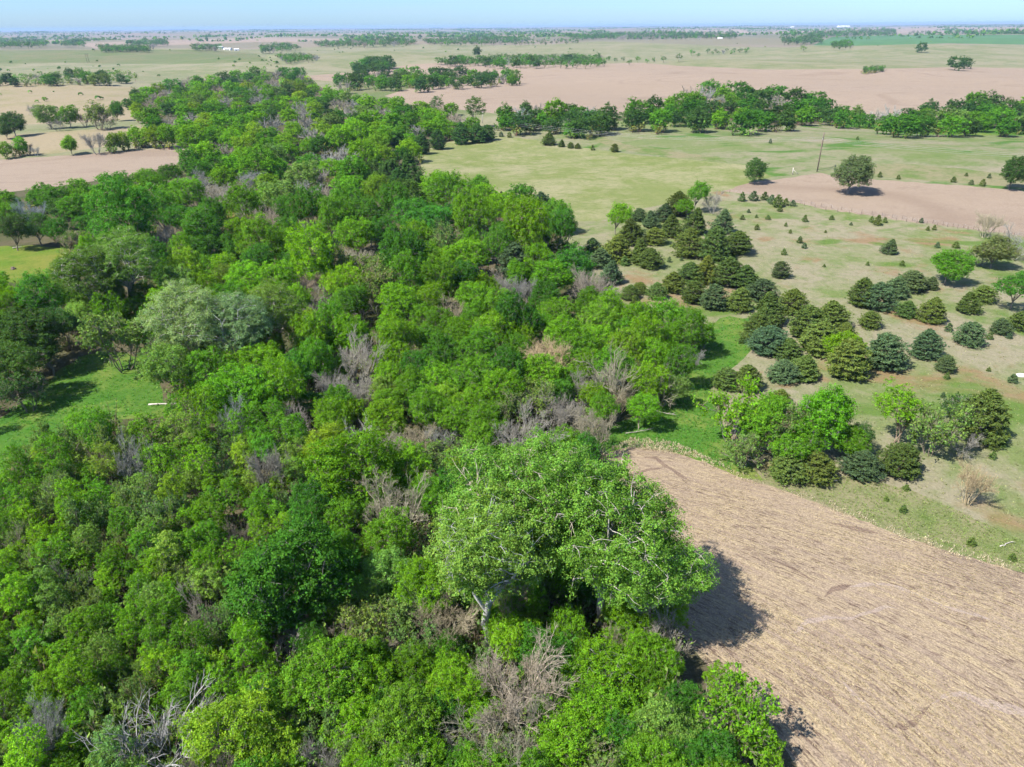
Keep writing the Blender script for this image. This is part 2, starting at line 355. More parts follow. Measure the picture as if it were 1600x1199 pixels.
for i in range(len(REG) - 1, -1, -1):
    lab[in_poly(cen[:, 0], cen[:, 1], WP[i])] = i
rad = np.hypot(cen[:, 0], cen[:, 1])
lab[(lab == -1) & (rad > 2300)] = -2

def mesh_np(name, V, faces, mats, midx=None, tint=None, smooth=True):
    """faces: list of integer arrays (n, k)"""
    me = bpy.data.meshes.new(name)
    V = np.ascontiguousarray(V, np.float32); me.vertices.add(len(V)); me.vertices.foreach_set('co', V.ravel())
    loops = np.concatenate([f.ravel() for f in faces]).astype(np.int32)
    tot = np.concatenate([np.full(len(f), f.shape[1]) for f in faces]); start = np.concatenate([[0], np.cumsum(tot)[:-1]]).astype(np.int32)
    me.loops.add(len(loops)); me.loops.foreach_set('vertex_index', loops)
    me.polygons.add(len(tot)); me.polygons.foreach_set('loop_start', start)
    if midx is not None: me.polygons.foreach_set('material_index', np.asarray(midx, np.int32))
    for mt in mats: me.materials.append(mt)
    me.update(calc_edges=True)
    if not smooth: me.polygons.foreach_set('use_smooth', np.zeros(len(tot), bool))
    if tint is not None:
        a = me.attributes.new('tint', 'FLOAT_COLOR', 'FACE')
        if tint.ndim == 1: tint = np.repeat(tint[:, None], 3, 1)
        a.data.foreach_set('color', np.column_stack([tint, np.ones(len(tint))]).astype(np.float32).ravel())
    return me
def link(name, data, parent=None, kind=None, label=None, cat=None, group=None, color=None):
    o = bpy.data.objects.new(name, data); COL.objects.link(o)
    if parent is not None: o.parent = parent
    if kind: o['kind'] = kind
    if label: o['label'] = label
    if cat: o['category'] = cat
    if group: o['group'] = group
    if color is not None: o.color = (*color, 1)
    return o
GROUND_LABEL = {'stubble_field': 'pale corn stubble field in the right foreground', 'hay_meadow': 'smooth pale green hay meadow behind the woods',
                'brown_field': 'pinkish brown field behind the cedar pasture', 'cedar_pasture': 'tan and green pasture dotted with cedars'}
def sub_mesh(name, sel, mat_):
    f = FO[sel]
    if not len(f): return None
    u, inv = np.unique(f, return_inverse=True)
    o = link(name, mesh_np(name, VZ[u], [inv.reshape(f.shape)], [mat_]), kind='structure')
    if name in GROUND_LABEL: o['label'] = GROUND_LABEL[name]
    return o
for i, (name, mat_, poly) in enumerate(REG): sub_mesh(name, lab == i, mat_)
sub_mesh('prairie', lab == -1, M_PRAIRIE); sub_mesh('far_plain', lab == -2, M_FAR)
FIELDS = ['stubble_field', 'lush_clearing', 'grass_clearing', 'bare_field', 'tan_field', 'hay_meadow', 'brown_field', 'cedar_pasture', 'woodland_glade']

# ------------------------------------------------------------------ plant building blocks (numpy)
def norm(a): return a / (np.linalg.norm(a, axis=-1, keepdims=True) + 1e-9)
def tubes(P, Rr, k):
    B, N, _ = P.shape
    T = norm(np.gradient(P, axis=1)); ref = np.where(np.abs(T[..., 2:3]) > .9, np.array([1., 0, 0]), np.array([0, 0, 1.]))
    X = norm(np.cross(T, ref)); Y = np.cross(T, X)
    a = np.arange(k) * 2 * math.pi / k
    V = P[:, :, None] + Rr[:, :, None, None] * (X[:, :, None] * np.cos(a)[:, None] + Y[:, :, None] * np.sin(a)[:, None])
    i = np.arange(B)[:, None, None] * N * k + np.arange(N - 1)[None, :, None] * k
    j = np.arange(k); j2 = (j + 1) % k
    Q = np.stack([i + j, i + j2, i + k + j2, i + k + j], -1).reshape(-1, 4)
    return V.reshape(-1, 3), Q
def arcs(p0, p1, bend, N, wob, rng):
    t = np.linspace(0, 1, N)[None, :, None]
    P = p0[:, None] * (1 - t) + p1[:, None] * t + bend[:, None] * (4 * t * (1 - t))
    L = np.linalg.norm(p1 - p0, axis=1)[:, None, None]
    P = P + rng.normal(0, 1, P.shape) * wob * L * np.sin(t * math.pi)
    return P
class Geo:
    def __init__(s): s.V = []; s.F = []; s.n = 0; s.T = []; s.M = []
    def add(s, V, Q, tint=1.0, mi=0):
        s.V.append(V); s.F.append(Q + s.n); s.n += len(V)
        s.T.append(np.full((len(Q), 3), tint) if np.ndim(tint) == 0 else tint); s.M.append(np.full(len(Q), mi))
    def arrays(s):
        return np.concatenate(s.V), np.concatenate(s.F), np.concatenate(s.T), np.concatenate(s.M)
    def mesh(s, name, mats):
        V, Fq, T, M = s.arrays(); return mesh_np(name, V, [Fq], mats, M, T)
def leaves(C, Nrm, size, rng, wid=.62, along=None):
    """one folded rhombus per leaf"""
    n = len(C); r = rng.normal(size=(n, 3)) if along is None else along
    t = norm(r - Nrm * np.sum(r * Nrm, 1, keepdims=True)); b = np.cross(Nrm, t)
    s = (size * rng.uniform(.65, 1.3, n))[:, None]
    f = Nrm * s * rng.uniform(-.05, .3, n)[:, None]
    V = np.stack([C - t * s, C + b * s * wid + f, C + t * s, C - b * s * wid + f], 1).reshape(-1, 3)
    return V, np.arange(n * 4).reshape(n, 4)
def leaf_tint(n, rng, sp=.22):
    v = np.clip(rng.normal(1, sp, n), .45, 1.7); hue = rng.normal(0, .09, n)
    return np.column_stack([v * (1 + hue), v, v * (1 - hue)])

def decid(seed, H=12., W=10., cb=.28, nc=70, nspr=14, lv=9, ls=.24, rc=.13, fork=.3, nl=7, lean=.05, skew=.15, droop=0., tr=.02, trunks=1, pale=False, twig=True):
    rng = np.random.default_rng(seed); wood, crown = Geo(), Geo()
    cbz = cb * H; cz = (H + cbz) / 2 + .04 * H; rz = (H - cbz) / 2; rx = W / 2
    lob = norm(rng.normal(size=(9, 3)) + np.array([0, 0, .3])); amp = rng.uniform(-.42, .46, 9)
    off = np.array([rng.normal(0, skew), rng.normal(0, skew), 0]) * rx
    CC = np.zeros((nc, 3)); n = 0
    sep = 1.15 * rc * W
    for _ in range(nc * 25):
        d = norm(rng.normal(size=3)); 
        if d[2] < -.72: continue
        f = .9 + np.sum(amp * np.clip(lob @ d, 0, 1) ** 4)
        r = rng.uniform(.25, 1) ** .42 * f * (rng.uniform(1., 1.22) if rng.random() < .25 else 1.)
        wide = 1.0 - .18 * max(0, d[2]) ** 2 - (.12 if d[2] < -.3 else 0)
        p = np.array([d[0] * rx * r * wide, d[1] * rx * r * wide, cz + d[2] * rz * r]) * np.array([.9, .9, 1.]) + off * (.4 + .6 * (cz + d[2] * rz) / H)
        if p[2] > H * 1.08: continue
        if not n or ((CC[:n] - p) ** 2).sum(1).min() > sep * sep * rng.uniform(.45, .9): CC[n] = p; n += 1
        if n >= nc: break
    C = CC[:n]
    nodes, nrad = [], []
    for tk in range(trunks):
        base = np.array([0, 0, -.6]) if trunks == 1 else np.array([rng.normal(0, .05 * W), rng.normal(0, .05 * W), -.6])
        tdir = rng.normal(0, lean, 2); spread = 0 if trunks == 1 else .12 * W
        aa = tk * 2 * math.pi / trunks + rng.uniform(-.4, .4)
        top = np.array([tdir[0] * H * .4 + math.cos(aa) * spread, tdir[1] * H * .4 + math.sin(aa) * spread, fork * H])
        R0 = tr * H / (1 if trunks == 1 else 1.35)
        P = arcs(base[None], top[None], rng.normal(0, .02 * H, (1, 3)) * np.array([1, 1, 0]), 7, .012, rng)
        wood.add(*tubes(P, np.linspace(1.25, .78, 7)[None] ** 1.3 * R0, 7))
        az = np.arange(nl) * 2 * math.pi / nl + rng.uniform(0, 6.3) + rng.normal(0, .25, nl)
        el = rng.uniform(.35, 1.25, nl); el[0] = 1.5
        ends = np.column_stack([np.cos(az) * np.cos(el) * rx * .82, np.sin(az) * np.cos(el) * rx * .82, cz - .15 * rz + np.sin(el) * rz * .78]) + off * .8
        if trunks > 1: ends = ends * np.array([.55, .55, 1]) + np.array([top[0], top[1], 0]) * 1.2
        st = P[0, rng.integers(4, 7, nl)]; st[0] = P[0, -1]
        bend = np.column_stack([np.cos(az), np.sin(az), np.full(nl, .5)]) * (.07 * W) * rng.uniform(-.2, 1, nl)[:, None]
        L = arcs(st, ends, bend, 8, .018, rng)
        rl = np.linspace(1, .16, 8)[None] * R0 * rng.uniform(.42, .72, nl)[:, None]
        wood.add(*tubes(L, rl, 5))
        nodes.append(L[:, 1:].reshape(-1, 3)); nrad.append(rl[:, 1:].ravel())
    nodes = np.concatenate(nodes); nrad = np.concatenate(nrad)
    D = np.linalg.norm(C[:, None] - nodes[None], axis=2) + 1.2 * np.clip(nodes[None, :, 2] - C[:, None, 2] + .2, 0, None)
    k = D.argmin(1); s = nodes[k]; L = np.linalg.norm(C - s, axis=1)
    Bp = arcs(s, C, np.column_stack([rng.normal(0, .06, n), rng.normal(0, .06, n), rng.uniform(-.02, .14, n)]) * L[:, None], 5, .03, rng)
    r0 = np.minimum(nrad[k] * .75, .012 * W * .6 + .02)
    wood.add(*tubes(Bp, np.linspace(1, .35, 5)[None] * r0[:, None], 4))
    # sprays of leaves round each clump
    cr = rc * W * rng.uniform(.75, 1.3, n)
    d = norm(rng.normal(size=(n, nspr, 3)) + np.array([0, 0, .22])); rad_ = cr[:, None, None] * rng.uniform(.45, 1.12, (n, nspr, 1))
    S = C[:, None] + d * rad_ * np.array([1, 1, .8]) - np.array([0, 0, droop]) * rad_
    if twig:
        m_ = max(2, nspr // 3)
        s0 = np.repeat(C, m_, 0); s1 = S[:, :m_].reshape(-1, 3)
        Tw = arcs(s0, s1, rng.normal(0, .06, s1.shape) * cr.mean(), 3, .03, rng)
        wood.add(*tubes(Tw, np.array([[.022, .016, .008]]) * np.ones((len(Tw), 1)) * (W / 10) ** .5, 3))
    S = S.reshape(-1, 3); dS = d.reshape(-1, 3); ns = len(S)
    sp_t = np.repeat(rng.normal(1, .10, ns), lv)
    LC = np.repeat(S, lv, 0) + rng.normal(0, .30 * rc * W * .55, (ns * lv, 3)) * np.array([1, 1, .75])
    Nn = norm(np.repeat(dS, lv, 0) * .7 + np.array([0, 0, .5]) + rng.normal(0, .42, (ns * lv, 3)))
    V, Q = leaves(LC, Nn, ls, rng)
    crown.add(V, Q, leaf_tint(len(Q), rng) * np.clip(sp_t, .6, 1.4)[:, None])
    return wood, crown

def cedar(seed, H=7., W=5.5, nb=230, tuft=10, q=11, ln=.20, shape=1.25, spiky=.5):
    rng = np.random.default_rng(seed); wood, crown = Geo(), Geo()
    P = np.array([[[0, 0, -.4], [0, 0, .3 * H], [rng.normal(0, .04), rng.normal(0, .04), .65 * H], [0, 0, .97 * H]]])
    wood.add(*tubes(P, np.array([[.16, .12, .07, .02]]) * H / 7, 6))
    z = np.sort(rng.uniform(0, 1, nb) ** 1.15); az = np.arange(nb) * 2.399 + rng.normal(0, .3, nb)
    lump = rng.uniform(-.3, .36, 6); la = rng.uniform(0, 6.3, 6)
    prof = (1 - z ** shape) ** .85 * (.72 + .28 * np.clip(z / .16, 0, 1)) + .02
    Rr = W / 2 * prof * rng.uniform(.74, 1.16, nb) * (1 + sum(a * np.cos((az - b)) ** 3 for a, b in zip(lump, la)) * .5)
    zz = .03 * H + z * .93 * H
    out = np.column_stack([np.cos(az), np.sin(az), np.zeros(nb)])
    s = np.column_stack([np.zeros(nb), np.zeros(nb), np.maximum(.05, zz - .12 * Rr)])
    e = out * Rr[:, None]; e[:, 2] = zz + Rr * rng.uniform(-.02, .34, nb)
    e[:, 2] = np.maximum(e[:, 2], .12)
    Bp = arcs(s, e, np.column_stack([np.zeros(nb), np.zeros(nb), -.10 * Rr]), 5, .02, rng)
    wood.add(*tubes(Bp, np.linspace(1, .25, 5)[None] * (.035 * H / 7) * np.ones((nb, 1)), 3))
    t = rng.uniform(.42, 1.05, (nb, tuft)); 
    base = s[:, None] * (1 - t[..., None]) + e[:, None] * t[..., None]
    side = np.cross(out, np.array([0, 0, 1.]))
    base = base + side[:, None] * rng.normal(0, .13, (nb, tuft, 1)) * Rr[:, None, None] + np.array([0, 0, 1.]) * rng.normal(0, .05, (nb, tuft, 1)) * H / 7
    fd = norm(out[:, None] * .75 + side[:, None] * rng.normal(0, .45, (nb, tuft, 1)) + np.array([0, 0, 1.]) * rng.uniform(.1, .1 + spiky, (nb, tuft, 1)))
    base = base.reshape(-1, 3); fd = fd.reshape(-1, 3); nt_ = len(base)
    tv = np.repeat(np.clip(rng.normal(1, .15, nt_), .6, 1.5), q)
    ax = norm(np.repeat(fd, q, 0) + rng.normal(0, .38, (nt_ * q, 3)))
    ctr = np.repeat(base, q, 0) + ax * ln * rng.uniform(.1, 1.2, (nt_ * q, 1)) + rng.normal(0, .07, (nt_ * q, 3)) * H / 7
    nn = norm(np.cross(ax, rng.normal(size=ax.shape)) + np.array([0, 0, .7]) + np.repeat(fd, q, 0) * .4)
    V, Q = leaves(ctr, nn, ln * .72, rng, .34, ax)
    crown.add(V, Q, leaf_tint(len(Q), rng, .2) * tv[:, None])
    # leader
    return wood, crown

def bare(seed, H=8., W=7., stems=6, kids=(6, 6, 5, 4), th=1.0, leafy=0, spread=.75, ls=.16):
    rng = np.random.default_rng(seed); wood, twigs = Geo(), Geo()
    az = np.arange(stems) * 2 * math.pi / stems + rng.normal(0, .4, stems)
    tilt = rng.uniform(.12, spread, stems)
    d = norm(np.column_stack([np.cos(az) * tilt, np.sin(az) * tilt, np.ones(stems)]))
    L = rng.uniform(.42, .6, stems) * H; s = np.column_stack([np.cos(az), np.sin(az), np.zeros(stems)]) * .05 * W; s[:, 2] = -.3
    rad_ = np.full(stems, .075 * th * H / 8)
    tips = None
    for lev in range(len(kids) + 1):
        e = s + d * L[:, None]
        P = arcs(s, e, np.column_stack([rng.normal(0, .05, len(s)), rng.normal(0, .05, len(s)), rng.normal(.03, .04, len(s))]) * L[:, None], 4 if lev < 3 else 3, .03, rng)
        N = P.shape[1]
        (wood if lev < 2 else twigs).add(*tubes(P, np.linspace(1, .42, N)[None] * rad_[:, None], 5 if lev < 2 else 3), np.tile(rng.uniform(.8, 1.2, len(s)).repeat((N - 1) * (5 if lev < 2 else 3))[:, None], (1, 3)))
        tips = e
        if lev == len(kids): break
        kd = kids[lev]; t = rng.uniform(.35, 1.0, (len(s), kd)); 
        idx = t * (N - 1); i0 = np.minimum(idx.astype(int), N - 2); fr = (idx - i0)[..., None]
        ar = np.arange(len(s))[:, None]
        ns = (P[ar, i0] * (1 - fr) + P[ar, i0 + 1] * fr).reshape(-1, 3)
        nd = norm(np.repeat(d, kd, 0) + rng.normal(0, .55, (len(ns), 3)) + np.array([0, 0, .18]))
        nL = np.repeat(L, kd) * rng.uniform(.38, .68, len(ns)) * (1 - .3 * (t.ravel() - .5))
        nr = np.maximum(np.repeat(rad_, kd) * .55, .009 * th)
        s, d, L, rad_ = ns, nd, nL, nr
    # fit to H, W
    allV = np.concatenate(twigs.V); ex = np.percentile(np.abs(allV[:, :2]), 97); hz = np.percentile(allV[:, 2], 99.5)
    sc = np.array([W / 2 / ex, W / 2 / ex, H / hz])
    for g in (wood, twigs): g.V = [v * sc for v in g.V]
    if leafy:
        tp = tips[rng.choice(len(tips), min(leafy, len(tips)), replace=False)] * sc
        k = 5; C = np.repeat(tp, k, 0) + rng.normal(0, .13, (len(tp) * k, 3))
        V, Q = leaves(C, norm(rng.normal(size=C.shape) + np.array([0, 0, .6])), ls, rng)
        return wood, twigs, (V, Q, leaf_tint(len(Q), rng))
    return wood, twigs, None

# ------------------------------------------------------------------ plant library: (trunk mesh, crown mesh, height, width)
LIB = {}
def lib(kind, H, W, wood, crown, needle=False, single=False):
    if single:
        g = Geo()
        V, Q, T, M = wood.arrays(); g.add(V, Q, np.full((len(Q), 3), 1.), 1)
        V, Q, T, M = crown.arrays(); g.add(V, Q, T, 0)
        LIB.setdefault(kind, []).append((None, g.mesh(kind, [NEEDLE if needle else LEAF, BARK]), H, W))
    else:
        LIB.setdefault(kind, []).append((wood.mesh(kind + '_trunk', [BARK]), crown.mesh(kind + '_crown', [NEEDLE if needle else LEAF]), H, W))
for s in range(4):
    lib('cottonwood', 17, 13, *decid(100 + s, 17, 13, .33, 145, 16, 26, .088, .088, .40, 8, .06, .12, .2, .021))
for s in range(7):
    lib('leafy', 10, 10, *decid(200 + s, 10, 10, [.24, .32, .38, .2, .3, .36, .26][s], 108, 13, 17, .108, .098, .28, 8, .08, .2))
for s in range(3):
    lib('dense', 10, 10.5, *decid(250 + s, 10, 10.5, .14, 135, 14, 18, .108, .098, .22, 7, .05, .12))
for s in range(5):
    lib('young', 8, 5, *decid(300 + s, 8, 5, [.3, .38, .34, .28, .4][s], 60, 10, 12, .08, .11, .38, 6, .07, .2, 0, .011, 1 if s % 2 else 3))
for s in range(4):
    lib('midleafy', 10, 10, *decid(400 + s, 10, 10, .12, 72, 12, 12, .19, .12, .27, 6, .08, .18, twig=False))
for s in range(4):
    lib('farleafy', 10, 10, *decid(500 + s, 10, 10, .0, 44, 9, 14, .26, .15, .25, 5, .06, .15, twig=False), single=True)
for s in range(6):
    lib('cedar', 7, 6, *cedar(600 + s, 7, 6, shape=[1.7, 2.1, 1.4, 2.5, 1.15, 3.2][s], spiky=[.6, .4, .8, .5, .9, .35][s]), needle=True)
for s in range(2):
    lib('smallcedar', 3, 2.4, *cedar(650 + s, 3, 2.4, 60, 6, 6, .2, 1.3, .8), needle=True, single=True)
for s in range(3):
    wd, tw, lf = bare(700 + s, 8, 8, [6, 8, 5, 7][s], spread=[.8, .6, 1., .7][s])
    LIB.setdefault('bare', []).append((wd.mesh('bare_trunk', [BARK]), tw.mesh('bare_twigs', [BARK]), 8, 8))
for s in range(3):
    wd, tw, lf = bare(750 + s, 8, 7, [6, 5, 7, 4][s], (6, 6, 4, 3), leafy=900, spread=[.6, .8, .5, .7][s])
    gl = Geo(); gl.add(*lf)
    LIB.setdefault('halfbare', []).append((wd.mesh('half_trunk', [BARK]), tw.mesh('half_twigs', [BARK]), 8, 7, gl.mesh('half_leaves', [LEAF])))
for s in range(3):
    wd, tw, lf = bare(800 + s, 8, 7, [7, 6, 8][s], (5, 5, 4), 1.15, spread=.8)
    LIB.setdefault('dead', []).append((wd.mesh('dead_trunk', [BARK]), tw.mesh('dead_branches', [BARK]), 8, 7))
for s in range(2):
    wd, tw, lf = bare(850 + s, 8, 8, 6, (5, 5, 3), 2.6, spread=.8)
    g = Geo(); 
    for q_ in (wd, tw):
        V, Q, T, M = q_.arrays(); g.add(V, Q, 1., 0)
    LIB.setdefault('farbare', []).append((None, g.mesh('farbare', [BARK]), 8, 8))

TONES = {  # crown base colours
 'mid': (.106, .252, .016), 'bright': (.138, .304, .014), 'yellow': (.182, .312, .020), 'deep': (.066, .192, .018), 'pale': (.166, .296, .048),
 'fresh': (.152, .292, .036), 'silver': (.205, .300, .110), 'dark': (.058, .130, .027), 'olive': (.132, .222, .048), 'greygreen': (.105, .150, .055), 'cedar': (.092, .138, .030), 'bluecedar': (.078, .124, .050), 'yellowcedar': (.108, .150, .030)}
WORDS = {'greygreen': 'grey green', 'fresh': 'fresh green', 'mid': 'mid green', 'bright': 'bright green', 'yellow': 'yellow green', 'deep': 'deep green', 'pale': 'pale green', 'silver': 'silvery green',
 'dark': 'dark green', 'olive': 'olive green', 'cedar': 'dark olive', 'bluecedar': 'blue green', 'yellowcedar': 'yellowish olive',
 'grey': 'grey', 'tan': 'tan', 'white': 'whitish'}
BARKC = {'grey': (.265, .248, .208), 'tan': (.300, .262, .175), 'white': (.30, .285, .26)}
PLANTS = []   # records used for labels
def jit(c, rng, s=.12):
    v = rng.normal(1, s); h = rng.normal(0, .07)
    return (c[0] * v * (1 + h), c[1] * v, c[2] * v * (1 - h))

NAMES = {'cottonwood': 'cottonwood_tree', 'leafy': 'leafy_tree', 'dense': 'dense_tree', 'young': 'young_tree', 'midleafy': 'woodland_tree', 'farleafy': 'grove_tree',
         'cedar': 'cedar_tree', 'smallcedar': 'cedar_sapling', 'bare': 'bare_tree', 'halfbare': 'budding_tree', 'dead': 'dead_tree', 'farbare': 'bare_grove_tree'}
CATS = {'cedar': 'cedar', 'smallcedar': 'cedar sapling', 'bare': 'bare tree', 'halfbare': 'tree', 'dead': 'dead tree', 'farbare': 'bare tree'}
_pick = {}
FARQ = []
def plant(kind, *a, **k):
    """far leafy trees are queued: the largest become objects, the rest one mass"""
    if kind == 'farleafy' and not (len(a) > 5 and a[5]): FARQ.append((a, k)); return None
    return plant_now(kind, *a, **k)
def plant_now(kind, cx, cy, wpx, tone, asp=1.0, label=None, group=None, var=None, cfrac=.58, lean=None, base=None, inside=None):
    """a tree whose crown is centred on pixel (cx, cy) and is wpx wide there; asp = height / width"""
    z = 4.0
    for _ in range(4):
        p = unproj(cx, cy, z); dist = float((p - CAM) @ _F)
        Wd = wpx * dist / FPX; Ht = asp * Wd; z = cfrac * Ht
    x, y = p[0], p[1]
    if base is not None:
        g = unproj(*base); x, y = g[0], g[1]
    if inside is not None and not inside(x, y): return None
    L = LIB[kind]; _pick[kind] = _pick.get(kind, 0) + 1
    e = L[(var if var is not None else _pick[kind] * 5 + int(cx)) % len(L)]
    gz = float(hgt(x, y)); sx = Wd / e[3]; sz = Ht / e[2]
    rz = random.uniform(0, 6.283)
    rng = RNG
    woody = kind in ('bare', 'dead', 'farbare')
    tc = TONES.get(tone); bc = BARKC.get(tone, (.20, .175, .145) if kind != 'cottonwood' else (.35, .33, .295))
    col_c = jit(tc, rng) if tc else jit(bc, rng, .1); col_b = jit(bc, rng, .1)
    if kind == 'cedar': lean = (random.gauss(0, .05), random.gauss(0, .05))
    rot = (0, 0, rz) if lean is None else (lean[0], lean[1], rz)
    if e[0] is None:
        root = link(NAMES[kind], e[1], color=col_c if not woody else col_b)
    else:
        root = link(NAMES[kind], None); root.empty_display_size = .5
        link('trunk', e[0], root, color=col_b)
        if woody: link('branches', e[1], root, color=col_b)
        elif kind == 'halfbare':
            link('branches', e[1], root, color=jit((.235, .215, .155), rng, .1)); link('leaves', e[4], root, color=col_c)
        else: link('crown', e[1], root, color=col_c)
    root.location = (x, y, gz - .05); root.rotation_euler = rot; root.scale = (sx * random.uniform(.94, 1.06), sx * random.uniform(.94, 1.06), sz)
    root['category'] = CATS.get(kind, 'tree')
    if group: root['group'] = group
    if label: root['label'] = label
    PLANTS.append(dict(o=root, kind=kind, tone=tone, cx=cx, cy=cy, w=wpx, label=label, x=x, y=y, W=Wd, H=Ht))
    return root

